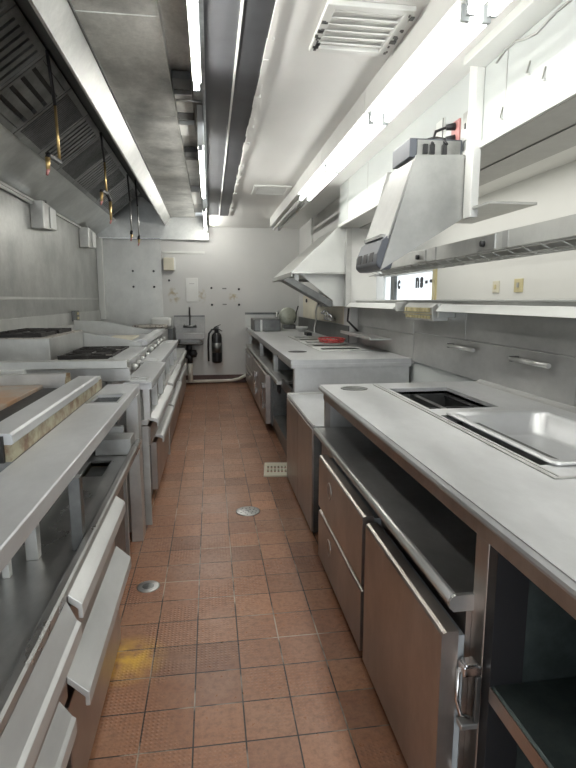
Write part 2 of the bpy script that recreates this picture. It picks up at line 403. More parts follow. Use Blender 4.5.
while fy + FW < HY1-.05 and k < len(kinds):
    y0, y1 = fy, fy + FW - .012; kd = kinds[k]
    mb = MB(); fbox(mb, 0, .05, y0, y1, 0, .035); fbox(mb, LEN-.05, LEN, y0, y1, 0, .035)
    fbox(mb, .05, LEN-.05, y0, y0+.03, 0, .035); fbox(mb, .05, LEN-.05, y1-.03, y1, 0, .035)
    f = mb.build('filter', M['filter'], hood)
    bk = MB(); fbox(bk, .02, LEN-.02, y0+.01, y1-.01, -.02, 0.002); bk.build('backing', M['iron'], f)
    s = MB()
    if kd == 'rise':
        n = 7
        for i in range(n):
            yy = y0 + .05 + (FW-.11)*(i/(n-1)); fbox(s, .05, LEN-.05, yy-.026, yy+.026, .016, .03)
    elif kd == 'long':
        for i in range(5):
            uu = .09 + (LEN-.18)*i/4; fbox(s, uu-.032, uu+.032, y0+.03, y1-.03, .010, .034)
    elif kd == 'mesh':
        for i in range(13):
            uu = .07 + (LEN-.14)*i/12; fbox(s, uu-.005, uu+.005, y0+.03, y1-.03, .012, .022)
        for i in range(17):
            yy = y0 + .04 + (FW-.09)*i/16; fbox(s, .05, LEN-.05, yy-.005, yy+.005, .02, .03)
    else:
        fbox(s, .05, LEN-.05, y0+.03, y1-.03, .0, .02)
    s.build('baffles', M['canopy'] if kd == 'plain' else M['filter'], f)
    fy += FW; k += 1
# suppression drops hanging in the hood
def drop(x, y, z1, z0, label, nozz):
    t = thing('suppression_pipe', label, 'fire suppression pipe', (x, y, z0), 'fire suppression drops under the hood')
    zt = 3.09
    zm = z0 + (z1-z0)*.55
    MB().tube([(x-.005, y-.10, z1), (x, y, zm)], .011, 8).build('upper_pipe', M['black'], t)
    MB().tube([(x, y, zm+.002), (x+.005, y+.01, z0)], .010, 8).build('lower_pipe', M['brass'] if nozz != 3 else M['steel'], t)
    for (dy, dz) in ([(-.26, -.10)] if nozz == 1 else [(-.24, -.11), (.22, -.22)] if nozz == 2 else [(0, -.08)]):
        MB().tube([(x+.005, y+.01, z0+.012), (x, y+dy*.9, z0-.005), (x, y+dy, z0-.03)], .018, 8).build('elbow', M['black'], t)
        nz = MB(); nz.tube([(x, y+dy, z0-.028), (x, y+dy-.01, z0+dz)], [.017, .011], 8)
        n_ = nz.build('nozzle', M['brass'], t)
        MB().tube([(x, y+dy, z0+dz+.006), (x-.01, y+dy-.005, z0+dz-.035)], [.012, .008], 8).build('cap', M['outlet_pink'], n_)
    return t
drop(-1.0, 4.02, 3.04, 2.37, 'nearest fire suppression pipe in the hood, one nozzle with red cap', 1)
drop(-1.0, 5.75, 3.04, 2.49, 'second fire suppression pipe in the hood, forked to two nozzles', 2)
drop(-1.0, 7.45, 3.03, 2.33, 'third fire suppression pipe in the hood, straight bare drop', 3)
drop(-.92, 7.55, 2.99, 2.28, 'fire suppression pipe in the hood nearest its far end panel', 3)
# boxes on the left wall under the hood
def wallbox(y, z, label):
    t = thing('wall_light', label, 'wall light', (-1.83, y, z), 'metal boxes under the hood edge')
    MB().prism('x', [(y-.24, z-.14), (y+.22, z-.115), (y+.20, z+.125), (y-.22, z+.145)], -1.829, -1.70).build('housing', M['steel'], t, .008)
    MB().box(-1.70, -1.685, y-.02, y+.20, z-.11, z+.11).build('cover', M['white_paint'], t, .006)
    MB().tube([(-1.77, y+.06, z+.125), (-1.77, y+.06, z+.19)], .03, 10).build('knob', M['chrome'], t)
wallbox(6.32, 2.33, 'metal wall box under the hood edge, the nearer of the two')
wallbox(8.45, 2.335, 'metal wall box under the hood edge, beside the white corner strip')
tag(MB().tube([(-1.80, 2.0, 2.44), (-1.80, 6.05, 2.44)], .016, 8).build('conduit_pipe', M['white_paint']), 'pale pipe running along the steel wall just below the hood', 'pipe')
t = thing('outlet_box', 'wall outlet box with yellow sockets low on the steel wall', 'outlet', (-1.82, 7.55, 1.2))
MB().box(-1.814, -1.765, 7.46, 7.68, 1.17, 1.31).build('box', M['steel_dark'], t, .004)
for zz in (1.21, 1.27): MB().box(-1.766, -1.757, 7.55, 7.63, zz-.017, zz+.017).build('socket', M['yellow'], t)
MB().tube([(-1.80, 7.57, 1.17), (-1.80, 7.62, 1.13), (-1.79, 8.9, 1.13)], .012, 8).build('conduit', M['steel'], t)

# ------------------------------------------------------------------ fluorescent lights
def tubelight(name, label, y0, y1, xs, z, mat, chan, group, tr=.019):
    t = thing(name, label, 'fluorescent light', ((xs[0]+xs[-1])/2, (y0+y1)/2, z), group)
    MB().box(*chan[:2], y0, y1, *chan[2:]).build('channel', M['white_paint'], t, .004)
    for x in xs:
        MB().tube([(x, y0+.03, z), (x, y1-.03, z)], tr, 10).build('tube', mat, t)
        for yy in (y0+.012, y1-.03):
            MB().box(x-.016, x+.016, yy, yy+.018, z-.016, chan[2]).build('lamp_holder', M['rubber'], t)
G = 'fluorescent lights along the right of the ceiling'
ys = [-1.6, -.36, .86, 2.06, 3.26, 4.50, 5.80]
labs = [None, None, 'lit twin fluorescent light cut off by the top edge of the picture',
        'lit twin fluorescent light beside the white hanging post', 'lit twin fluorescent light in the middle of the right ceiling row', 'farthest lit twin fluorescent light of the right ceiling row']
for i in range(2, len(ys)-1):
    tubelight('fluorescent_light', labs[i], ys[i]+.004, ys[i+1]-.004, (.972, 1.057), 2.50, M['tube'], (.925, 1.105, 2.542, ZC), G)
def unseen_ceiling_lamp(name, x, y, z, sx, sy, watts):
    l = bpy.data.lights.new(name, 'AREA'); l.shape = 'RECTANGLE'; l.size = sx; l.size_y = sy; l.energy = watts; l.color = (1, .99, .94)
    o = bpy.data.objects.new(name, l); C.objects.link(o); o.location = (x, y, z)
unseen_ceiling_lamp('unseen_ceiling_lamp', 1.015, -.98, 2.63, .12, 1.2, 5.0); unseen_ceiling_lamp('unseen_ceiling_lamp', 1.015, .25, 2.63, .12, 1.2, 5.0)  # added out of view, continuing the right-hand row over and behind the camera
unseen_ceiling_lamp('unseen_dining_lamp', 2.6, 3.9, 2.64, .3, 7.0, 17.0)  # unseen light added to brighten the dining room
tubelight('fluorescent_light', 'unlit fluorescent light at the far end of the right ceiling row', 5.804, 8.3, (.972, 1.057), 2.50, M['tube_off'], (.925, 1.105, 2.542, ZC), G)
G2 = 'fluorescent lights inside the hood soffit'
for lab, y0, y1 in (('near lit fluorescent tube inside the hood soffit', 1.7, 3.16), ('middle lit fluorescent tube inside the hood soffit', 4.3, 6.3), ('far lit fluorescent tube next to the hood end panel', 7.2, 9.30)):
    tubelight('hood_light', lab, y0, y1, (-.046,), 2.58, M['tube_left'], (-.066, -.020, 2.605, 2.888), G2, .011)
# vents in the ceiling
t = thing('ceiling_vent', 'louvred air vent with flaking paint in the ceiling near the camera', 'vent', (.69, 2.58, ZC))
v = MB(); v.slab(.505, .885, 2.36, 2.79, ZC-.022, ZC-.001, [(.545, .845, 2.40, 2.75)]); v.build('frame', M['white_paint'], t, .004)
MB().box(.545, .845, 2.40, 2.75, ZC-.004, ZC-.001).build('backing', M['patty'], t)
for i in range(6):
    yy = 2.425 + i*.058
    MB().plate([(.545, yy-.02, ZC-.020), (.845, yy-.02, ZC-.020), (.845, yy+.026, ZC-.008), (.545, yy+.026, ZC-.008)], .004).build('louvre', M['white_paint'], t)
fl = MB()
for i in range(26):
    x = random.choice((.515, .87)) + random.uniform(-.012, .012); y = random.uniform(2.38, 2.78); fl.box(x, x+random.uniform(.006, .022), y, y+random.uniform(.01, .03), ZC-.026, ZC-.0215)
fl.build('flaking_paint', M['steel_dark'], t)
t = thing('ceiling_hatch', 'small flat white vent far along the painted ceiling', 'vent', (.70, 6.2, ZC))
MB().slab(.50, .905, 5.97, 6.46, ZC-.016, ZC-.001, [(.54, .865, 6.02, 6.41)]).build('frame', M['white_paint'], t, .003)
MB().box(.54, .865, 6.02, 6.41, ZC-.006, ZC-.001).build('grille', M['steel'], t)
for i in range(5): MB().box(.54, .865, 6.05+i*.075, 6.08+i*.075, ZC-.012, ZC-.006).build('bar', M['white_paint'], t)

# ------------------------------------------------------------------ RIGHT: near prep table
P1 = thing('prep_table', 'stainless refrigerated prep table in the right foreground, thick top over doors', 'prep table', (1.1, 1.6, 0))
holes = [(1.0, 1.345, 2.32, 2.90), (.990, 1.48, 1.455, 2.18)]
top = MB(); top.slab(.64, 1.643, .15, 3.10, .916, .95, holes)
top.prism('y', [(.652, .95), (.640, .947), (.632, .938), (.630, .930), (.634, .921), (.645, .916)], .15, 3.10)
top.build('worktop', M['steel_top'], P1)
w1 = MB()
for (a, b2, c_, d_) in (holes[0],):
    w1.box(a-.004, a, c_, d_, .70, .93); w1.box(b2, b2+.004, c_, d_, .70, .93); w1.box(a, b2, c_-.004, c_, .70, .93); w1.box(a, b2, d_, d_+.004, .70, .93); w1.box(a, b2, c_, d_, .69, .70)
w1.build('cold_well', M['steel_dark'], P1)
w3 = MB(); w3.box(1.0, 1.012, 2.32, 2.90, .895, .905); w3.box(1.333, 1.345, 2.32, 2.90, .895, .905); w3.box(1.012, 1.333, 2.55, 2.57, .885, .905); w3.build('pan_rail', M['black'], P1)
r = MB(); r.box(.950, .962, 1.33, 3.05, .9495, .955); r.box(.974, .982, 1.33, 3.05, .9495, .953); r.box(.950, 1.62, 1.325, 1.337, .9495, .955)
r.build('drip_edge', M['steel'], P1, .002)
gr = MB(); gr.lathe((.805, 2.935, .9498), [(.078, 0), (.078, .002), (.066, .003), (.064, .0012), (.0, .0012)]); gr.build('grommet', M['steel_dark'], P1)
MB().box(.655, .672, .15, 3.07, .866, .92).build('fascia', M['steel_door'], P1, .002)
MB().box(.655, .70, 1.136, 1.20, .02, .868).build('post', M['steel_door'], P1, .003)
MB().box(.69, 1.60, 3.035, 3.072, .08, .916).build('end_panel', M['steel'], P1)
MB().box(.66, .69, 3.035, 3.072, .08, .868).build('post', M['steel_door'], P1)
ld = MB(); ld.prism('y', [(.590, .675), (.592, .690), (.600, .699), (.612, .702), (1.15, .702), (1.15, .69), (.612, .668), (.600, .660)], 1.20, 3.034)
ld.build('ledge', M['ledge'], P1)
cap = MB(); cap.prism('y', [(.588, .672), (.588, .690), (.594, .700), (.605, .704), (.657, .704), (.657, .66), (.60, .66)], 1.190, 1.204); cap.build('ledge_end_cap', M['steel'], P1)
MB().tube([(.603, 1.2, .688), (.603, 3.034, .688)], .0165, 10).build('ledge_nose', M['steel'], P1)
MB().box(1.13, 1.16, 1.2, 3.034, .70, .916).build('niche_back', M['steel_dark'], P1)
bd = MB(); bd.box(.64, 1.62, 1.2, 3.034, .10, .655); bd.box(.68, 1.60, .2, 3.05, .02, .10); bd.build('body', M['steel_door'], P1)
def slabdoor(nm, y0, y1, z0, z1, par, x0=.56, x1=.605):
    o = MB(); o.prism('y', [(x0, z0), (x0, z1-.012), (x0+.004, z1-.004), (x0+.013, z1), (x1, z1), (x1, z0)], y0, y1)
    return o.build(nm, M['steel_door'], par)
for z0, z1 in ((.350, .630), (.065, .325)):
    dr = slabdoor('drawer', 1.885, 2.72, z0, z1, P1)
    MB().box(.606, .64, 1.90, 2.71, z0+.02, z1-.015).build('gasket', M['rubber'], dr)
    zz = (z0+z1)/2 + .03
    MB().lathe((.5605, 2.46, zz), [(.0, .001), (.030, .001), (.036, -.004), (.042, -.004), (.045, .002)], 'x').build('badge_pull', M['steel'], dr)
dr = slabdoor('door', 1.166, 1.842, .06, .622, P1)
MB().box(.606, .624, 1.172, 1.83, .08, .606).build('gasket', M['rubber'], dr)
lt = MB(); lt.box(.606, .654, 1.130, 1.165, .518, .545); lt.box(.610, .645, 1.130, 1.163, .545, .552); lt.build('hinge_cap', M['chrome'], dr, .01)
lt = MB(); lt.box(.606, .654, 1.13, 1.165, .185, .218); lt.build('hinge_cap', M['chrome'], dr, .012)
lt = MB(); lt.box(.640, .6545, 1.130, 1.142, .385, .515); lt.build('latch_plate', M['steel_dark'], dr, .003)
MB().tube([(.606, 1.158, .525), (.602, 1.155, .44), (.612, 1.150, .40), (.634, 1.142, .395)], .006, 8).build('latch_handle', M['chrome'], dr)
MB().box(.606, .652, 1.130, 1.160, .368, .384).build('latch_strike', M['steel'], dr, .003)
# open bay
ob = MB(); ob.box(.743, 1.62, 1.098, 1.128, .10, .90); ob.box(1.60, 1.62, .17, 1.10, .10, .90); ob.box(.68, 1.62, .15, .17, .10, .90); ob.box(.66, 1.6, .17, 1.10, .08, .105)
ob.build('open_bay', M['steel_teal'], P1)
ob = MB(); ob.prism('y', [(.660, .470), (.660, .512), (.667, .516), (1.60, .516), (1.60, .506), (.672, .506), (.672, .470)], .17, 1.098); ob.build('shelf', M['steel_teal'], P1)
MB().box(.657, .66, .17, 1.10, .472, .513).build('shelf_lip', M['steel_door'], P1)
MB().box(.657, .742, 1.0975, 1.1355, .02, .866).build('inner_post', M['black'], P1)
for xx in (.72, 1.55):
    for yy in (.22, 2.98): MB().tube([(xx, yy, 0), (xx, yy, .03)], .03, 10).build('foot', M['black'], P1)
# loose pan in the second well
t = thing('steam_pan', 'shallow stainless steam pan set in the near prep table', 'pan', (1.24, 1.82, .95))
pn = MB()
X0, X1, Y0, Y1 = 1.018, 1.50, 1.43, 2.205
def loop(x0, x1, y0, y1, z, r=.05, n=5):
    o = []
    for (cx, cy, a0) in ((x1-r, y1-r, 0), (x0+r, y1-r, PI/2), (x0+r, y0+r, PI), (x1-r, y0+r, 1.5*PI)):
        for i in range(n+1):
            a = a0 + PI/2*i/n; o.append((cx+r*math.cos(a), cy+r*math.sin(a), z))
    return o
LO = [loop(X0+.002, X1-.002, Y0+.002, Y1-.002, .951, .03), loop(X0, X1, Y0, Y1, .957, .03), loop(X0+.008, X1-.008, Y0+.008, Y1-.008, .960, .03), loop(X0+.032, X1-.032, Y0+.030, Y1-.030, .958, .05), loop(X0+.040, X1-.040, Y0+.038, Y1-.038, .945, .055), loop(X0+.060, X1-.060, Y0+.06, Y1-.06, .872, .06), loop(X0+.085, X1-.085, Y0+.085, Y1-.085, .862, .05)]
R_ = [[pn.bm.verts.new(p) for p in l] for l in LO]
for i in range(len(R_)-1):
    n = len(R_[i])
    for k in range(n):
        f = pn.bm.faces.new((R_[i][k], R_[i][(k+1) % n], R_[i+1][(k+1) % n], R_[i+1][k])); f.smooth = True
pn.bm.faces.new(R_[-1])
bmesh.ops.recalc_face_normals(pn.bm, faces=pn.bm.faces[:])
o = pn.build('pan', M['steel_pan'] if 'steel_pan' in M else M['steel'], t)
sm = o.modifiers.new('solid', 'SOLIDIFY'); sm.thickness = .0015; sm.offset = 0

# ------------------------------------------------------------------ low work table
P2 = thing('work_table', 'low steel cabinet with bare pale top between the two prep tables', 'work table', (1.1, 3.6, 0))
tp = MB(); tp.slab(.595, 1.64, 3.085, 4.20, .678, .70, []); tp.build('worktop', M['steel_top'], P2, .004)
rm = MB(); rm.box(.597, .611, 3.085, 4.20, .699, .706); rm.box(.6, 1.64, 4.186, 4.20, .699, .712); rm.build('raised_rim', M['steel'], P2, .003)
MB().box(.605, 1.62, 3.09, 4.19, .02, .678).build('body', M['steel_dark'], P2)
MB().box(.592, .605, 3.095, 3.63, .025, .676).build('front_panel', M['steel_door'], P2, .003)
MB().box(.592, .605, 3.636, 4.185, .025, .676).build('front_panel', M['steel_door'], P2, .003)

# ------------------------------------------------------------------ far prep table
P3 = thing('prep_table', 'far refrigerated prep table with long lidded cold wells, reaching the back wall', 'prep table', (1.1, 6.8, 0))
Z3 = .972
wells = [(1.02, 1.50, 4.95+.42*i, 4.95+.42*i+.40) for i in range(5)]
tp = MB(); tp.slab(.632, 1.54, 4.225, YB-.02, .938, Z3, wells)
tp.slab(1.54, 1.643, 4.225, 5.90, .938, Z3, [])
tp.build('worktop', M['steel_top'], P3)
MB().box(.64, 1.643, 4.222, 4.232, .905, .94).build('end_lip', M['steel_top'], P3, .002)
MB().box(.632, .645, 4.225, YB-.02, .905, .94).build('front_lip', M['steel'], P3, .003)
gl = MB(); gl.lathe((.80, 4.93, Z3-.0002), [(.088, 0), (.088, .0015), (.074, .0022), (.072, .001), (0, .001)]); gl.build('grommet', M['black'], P3)
wl = MB()
for a, b2, c_, d_ in wells:
    wl.box(a, b2, c_, d_, .86, .87); wl.box(a-.003, a, c_, d_, .86, .965); wl.box(b2, b2+.003, c_, d_, .86, .965); wl.box(a, b2, c_-.003, c_, .86, .965); wl.box(a, b2, d_, d_+.003, .86, .965)
wl.build('cold_well', M['steel'], P3)
for i, (a, b2, c_, d_) in enumerate(wells):
    pl = MB(); pl.slab(a-.01, b2+.01, c_+.005, d_-.002, Z3-.001, Z3+.006, [(a+.05, b2-.05, c_+.10, d_-.10)]); pl.build('pan_frame', M['canopy'] if i % 2 == 0 else M['steel'], P3, .002)
    MB().box(a+.05, b2-.05, c_+.10, d_-.10, .93, .94).build('pan', M['steel'], P3)
MB().box(.66, .69, 4.26, 4.30, .0, .938).build('post', M['steel_door'], P3)
MB().box(.665, 1.63, 4.232, 4.26, .0, .938).build('end_panel', M['steel_top'], P3)
fb = MB(); fb.box(1.1, 1.12, 4.30, 9.3, .70, .938); fb.box(1.2, 1.22, 4.30, 5.75, .08, .70); fb.box(.64, 1.52, 5.75, 9.3, .08, .66); fb.box(.68, 1.5, 4.3, 9.3, .0, .08); fb.box(.66, 1.2, 5.70, 5.75, .08, .9)
fb.build('body', M['steel_dark'], P3)
ld = MB(); ld.prism('y', [(.600, .668), (.600, .690), (.610, .700), (1.1, .700), (1.1, .685), (.615, .668)], 4.9, 9.3); ld.build('ledge', M['steel'], P3, .003)
MB().box(.645, .665, 4.30, 4.9, .64, .72).build('ledge', M['steel_dark'], P3)
for yy in (5.6, 7.2, 9.25): MB().box(.655, .70, yy, yy+.06, .70, .938).build('post', M['steel'], P3)
MB().prism('y', [(.655, .10), (.655, .20), (1.2, .20), (1.2, .19), (.67, .19), (.67, .10)], 4.30, 5.70).build('shelf', M['steel_dark'], P3)
for (y0, y1, z0, z1, nm) in ((5.78, 6.72, .09, .64, 'door'), (6.76, 7.7, .09, .64, 'door'), (7.74, 9.2, .38, .64, 'drawer'), (7.74, 9.2, .09, .35, 'drawer')):
    dd = slabdoor(nm, y0, y1, z0, z1, P3, .585, .636)
    if nm == 'door':
        hd = MB(); hd.box(.555, .585, y0+.10, y0+.16, .25, .31); hd.box(.555, .585, y0+.10, y0+.16, .47, .53); hd.box(.548, .562, y0+.09, y0+.17, .24, .54); hd.build('handle', M['chrome'], dd, .004)
    else:
        MB().box(.562, .585, y0+.3, y1-.3, z1-.06, z1-.03).build('handle', M['chrome'], dd, .003)
# gas valve in the open bay
MB().lathe((.66, 5.1, .60), [(.05, 0), (.05, -.02), (.03, -.035), (.0, -.035)], 'x').build('control_dial', M['black'], P3)

# things on the far table
t = thing('steel_box', 'dark rectangular steel box standing at the far end of the far table', 'box', (.86, 8.55, Z3))
bx = MB(); bx.box(.66, 1.07, 8.22, 8.95, Z3+.001, Z3+.185); bx.build('body', M['steel_dark'], t, .012)
MB().box(.768, 1.06, 8.212, 8.222, Z3+.01, Z3+.175).build('front_panel', M['sink_dark'] if 'sink_dark' in M else M['steel_dark'], t, .002)
MB().box(.755, .785, 8.205, 8.222, Z3+.0, Z3+.18).build('corner_strip', M['canopy'], t)
t = thing('slicer', 'round greenish countertop machine in the far right corner behind the steel box', 'slicer', (1.32, 9.05, Z3))
MB().lathe((1.30, 9.05, Z3+.20), [(.0, -.06), (.13, -.06), (.155, -.03), (.155, .03), (.12, .06), (0, .06)], 'y').build('disc_guard', M['greenish'], t)
MB().box(1.22, 1.42, 8.95, 9.2, Z3, Z3+.07).build('base', M['steel_dark'], t, .01)
MB().box(1.27, 1.34, 9.06, 9.16, Z3+.05, Z3+.2).build('neck', M['greenish'], t, .01)
MB().tube([(1.41, 9.0, Z3+.10), (1.44, 9.0, Z3+.28), (1.47, 9.0, Z3+.38)], .011, 8).build('handle', M['black'], t)
MB().tube([(1.12, 9.02, Z3+.30), (1.10, 9.02, Z3+.2), (1.13, 9.02, Z3+.08)], .016, 8).build('side_guard', M['chrome'], t)
t = thing('bowl', 'small white bowl on the far table below the wall outlet', 'bowl', (1.37, 8.1, Z3))
bw = MB(); bw.lathe((1.38, 8.1, Z3), [(.0, .0), (.045, .0), (.05, .008), (.085, .045), (.098, .075), (.094, .076), (.08, .047), (.045, .014), (0, .012)]); bw.build('bowl_shell', M['white_paint'], t)
t = thing('plastic_basket', 'red plastic basket lying on the far prep table beside the backsplash', 'basket', (1.36, 5.95, Z3+.006))
ZB = Z3+.0065
b1 = MB()
for rr, hh, rw in ((.13, .012, .009), (.145, .038, .009)):
    pts = [(1.35+rr*1.0*math.cos(a), 5.92+rr*1.5*math.sin(a), ZB+hh) for a in [2*PI*i/20 for i in range(21)]]
    b1.tube(pts, rw, 6)
b1.build('rim', M['red'], t)
b1 = MB()
for i in range(14):
    a = 2*PI*i/14
    b1.tube([(1.35+.12*math.cos(a), 5.92+.18*math.sin(a), ZB+.006), (1.35+.145*math.cos(a), 5.92+.215*math.sin(a), ZB+.04)], .006, 6)
b1.lathe((1.35, 5.92, ZB), [(0, 0), (.115, 0), (.12, .008), (0, .008)]); b1.build('basket_body', M['red'], t)
t = thing('faucet', 'small chrome faucet on the dark backsplash below the white canopy', 'faucet', (1.5, 6.75, 1.19))
fc = MB(); fc.tube([(1.545, 6.6, 1.21), (1.50, 6.6, 1.21)], .022, 10); fc.tube([(1.545, 6.9, 1.21), (1.50, 6.9, 1.21)], .022, 10); fc.tube([(1.50, 6.55, 1.215), (1.50, 6.95, 1.215)], .024, 10); fc.build('body', M['chrome'], t)
MB().tube([(1.50, 6.75, 1.22), (1.49, 6.75, 1.30), (1.44, 6.75, 1.315), (1.40, 6.75, 1.28)], .014, 8).build('spout', M['chrome'], t)
for yy in (6.6, 6.9): MB().tube([(1.50, yy, 1.23), (1.50, yy, 1.265), (1.46, yy, 1.275)], .012, 8).build('handle', M['chrome'], t)
t = thing('wall_outlet', 'grey outlet box with plugged white cord on the wall under the canopy', 'outlet', (1.55, 7.6, 1.45))
MB().box(1.515, 1.559, 7.42, 7.56, 1.36, 1.50).build('box', M['steel'], t, .004)
MB().box(1.508, 1.516, 7.45, 7.53, 1.385, 1.475).build('socket', M['black'], t)
MB().tube([(1.505, 7.5, 1.40), (1.49, 7.55, 1.30), (1.50, 7.6, 1.16), (1.46, 7.5, 1.06), (1.40, 7.2, 1.01), (1.30, 7.25, .985)], .010, 8).build('cord', M['white_paint'], t)
t = thing('wall_plate', 'cream panel with a small dark knob on the wall right of the back corner', 'wall panel', (1.555, 8.2, 1.4))
MB().box(1.552, 1.56, 6.2, 9.0, 1.165, 1.52).build('panel', M['board'], t)
MB().lathe((1.552, 8.62, 1.44), [(.03, 0), (.03, -.02), (0, -.022)], 'x').build('knob', M['black'], t)
tag(MB().box(1.28, 1.35, 7.1, 7.32, Z3+.0, Z3+.045).build('power_adapter', M['black'], None, .008), 'black power adapter at the end of the white cord', 'adapter')
# swing rack bars on the backsplash of the far table
t = thing('wall_shelf_rack', 'thin steel rack bar on the backsplash above the far cold wells', 'rack', (1.56, 5.4, 1.15))
rk = MB(); rk.box(1.44, 1.645, 4.75, 5.88, 1.085, 1.10); rk.box(1.44, 1.452, 4.75, 5.88, 1.10, 1.115); rk.build('tray', M['steel'], t, .002)
MB().tube([(1.64, 5.85, 1.10), (1.52, 5.87, 1.22), (1.53, 5.87, 1.36)], .012, 8).build('arm', M['black'], t)

# ------------------------------------------------------------------ far right canopy hood
cn = thing('canopy_hood', 'white metal canopy hood with sloping sides on the far right wall', 'range hood', (1.25, 6.9, 1.72))
yn, yf = 5.94, 7.76
xr, xb = 1.558, .894
fp = MB(); fp.plate([(xb, yn, 1.755), (xb, yf, 1.755), (1.41, yf-.75, 2.245), (1.41, yn+.01, 2.24)], .012); fp.build('front_slope', M['canopy'], cn)
sp = MB(); sp.prism('y', [(xb, 1.755), (xr, 1.755), (xr, 2.31), (1.47, 2.31), (1.41, 2.24)], yn-.001, yn+.012); sp.build('side_panel', M['canopy'], cn)
MB().plate([(xb, yf, 1.755), (xr, yf, 1.755), (xr, yf-.75, 2.26), (1.41, yf-.75, 2.245)], .012).build('side_panel', M['canopy'], cn)
MB().plate([(1.41, yn+.01, 2.242), (1.41, yf-.75, 2.247), (xr, yf-.75, 2.30), (xr, yn+.01, 2.31)], .01).build('top_panel', M['canopy'], cn)
lp = MB(); lp.box(xb-.004, xb+.012, yn, yf, 1.705, 1.757); lp.box(xb, xr, yn-.004, yn+.012, 1.735, 1.757); lp.box(xb, xr, yf-.012, yf, 1.705, 1.757); lp.build('rim', M['steel'], cn, .003)
MB().box(xb+.012, xr, yn+.012, yf-.012, 1.742, 1.752).build('underside', M['steel'], cn)
br = MB(); br.prism('y', [(.80, 1.672), (.90, 1.700), (1.372, 1.440), (1.372, 1.375), (1.34, 1.372)], 6.00, 6.28); br.build('grease_trough', M['steel_dark'], cn, .004)
MB().box(.95, 1.0, 6.08, 6.24, 1.66, 1.744).build('trough_hanger', M['steel'], cn)
MB().prism('y', [(1.0, 1.745), (1.555, 1.745), (1.555, 1.38), (1.39, 1.38), (1.39, 1.445)], 6.06, 6.075).build('splash_panel', M['canopy'], cn)
tag(MB().tube([(1.535, 8.15, 2.665), (1.535, 8.17, 2.4), (1.535, 8.13, 2.2), (1.535, 8.15, 1.7)], .014, 8).build('conduit_pipe', M['white_paint']), 'thin white pipe down the wall behind the white canopy', 'pipe')

# ------------------------------------------------------------------ display housing hanging on the header
tag(MB().box(1.374, 1.419, 2.775, 2.86, 1.885, ZC-.001).build('hanging_post', M['white_paint'], None, .004), 'white upright post hanging down the front of the header', 'post')
dh = thing('display_housing', 'slanted sheet steel housing with a blue-grey slotted screen on the header', 'screen housing', (1.2, 3.2, 1.62))
pl = [(1.10, 2.211), (1.372, 2.221), (1.385, 1.894), (.921, 1.611)]
MB().prism('y', pl, 2.866, 2.876).build('side_panel', M['panel'], dh)
MB().prism('y', [(1.08, 2.215), (1.415, 2.225), (1.415, 1.89), (.93, 1.63)], 3.28, 3.29).build('side_panel', M['steel_back'], dh)
MB().plate([(1.095, 2.877, 2.185), (1.095, 3.29, 2.20), (.962, 3.29, 1.80), (.965, 2.877, 1.78)], .008).build('front_plate', M['panel'], dh)
MB().prism('y', [(1.10, 2.20), (1.415, 2.21), (1.415, 2.20), (1.10, 2.19)], 2.877, 3.28).build('top_plate', M['steel_back'], dh)
MB().plate([(1.385, 2.60, 1.925), (1.645, 2.60, 1.925), (1.645, 3.29, 1.925), (1.385, 3.29, 1.925)], .012).build('bottom_plate', M['steel'], dh)
mon = MB(); mon.prism('y', [(.965, 1.80), (.935, 1.775), (.905, 1.70), (.900, 1.64), (.925, 1.615), (.985, 1.615), (1.04, 1.80)], 2.88, 3.31); mo = mon.build('screen', M['bluegrey'], dh, .01)
for yy in (2.95, 3.07, 3.19):
    MB().prism('y', [(.905, 1.665), (.899, 1.66), (.906, 1.712), (.915, 1.71)], yy, yy+.075).build('slot', M['black'], mo)
MB().box(.938, .962, 2.92, 3.26, 1.79, 1.808).build('bracket', M['chrome'], mo)
dc = thing('control_box', 'dark metal controller box sitting on top of the slanted steel housing', 'control box', (1.25, 3.1, 2.22))
MB().box(1.10, 1.405, 2.965, 3.25, 2.2255, 2.325).build('body', M['bluegrey'], dc, .004)
MB().box(1.14, 1.39, 2.957, 2.9645, 2.2255, 2.315).build('connector_panel', M['ledge'], dc)
for xx in (1.17, 1.21, 1.28): MB().box(xx, xx+.025, 2.94, 2.957, 2.24, 2.29).build('connector', M['black'], dc)
t = thing('power_outlet', 'reddish power outlet with two black plugs above the steel housing', 'outlet', (1.41, 3.1, 2.4))
MB().box(1.409, 1.42, 3.03, 3.13, 2.32, 2.46).build('plate', M['outlet_pink'], t, .002)
for zz in (2.365, 2.43):
    MB().tube([(1.409, 3.08, zz), (1.36, 3.09, zz-.005)], [.022, .016], 8).build('plug', M['black'], t)
MB().tube([(1.36, 3.09, 2.425), (1.31, 3.12, 2.41), (1.29, 3.1, 2.36), (1.29, 2.98, 2.33), (1.30, 2.935, 2.29)], .008, 8).build('cord', M['black'], t)
MB().tube([(1.36, 3.09, 2.36), (1.31, 3.1, 2.37), (1.24, 3.05, 2.345), (1.22, 2.935, 2.29)], .008, 8).build('cord', M['black'], t)
t = thing('outlet_plate', 'blank steel wall plate beside the white hanging post', 'wall plate', (1.41, 2.96, 2.4))
MB().box(1.412, 1.42, 2.925, 2.99, 2.32, 2.47).build('plate', M['steel'], t, .002); MB().box(1.409, 1.413, 2.95, 2.965, 2.38, 2.41).build('slot', M['black'], t)
t = thing('outlet_plate', 'white wall plate left of the reddish outlet on the header', 'wall plate', (1.41, 3.32, 2.46))
MB().box(1.412, 1.42, 3.24, 3.36, 2.36, 2.53).build('plate', M['white_paint'], t, .002); MB().box(1.409, 1.413, 3.25, 3.258, 2.38, 2.53).build('slot', M['steel_dark'], t)
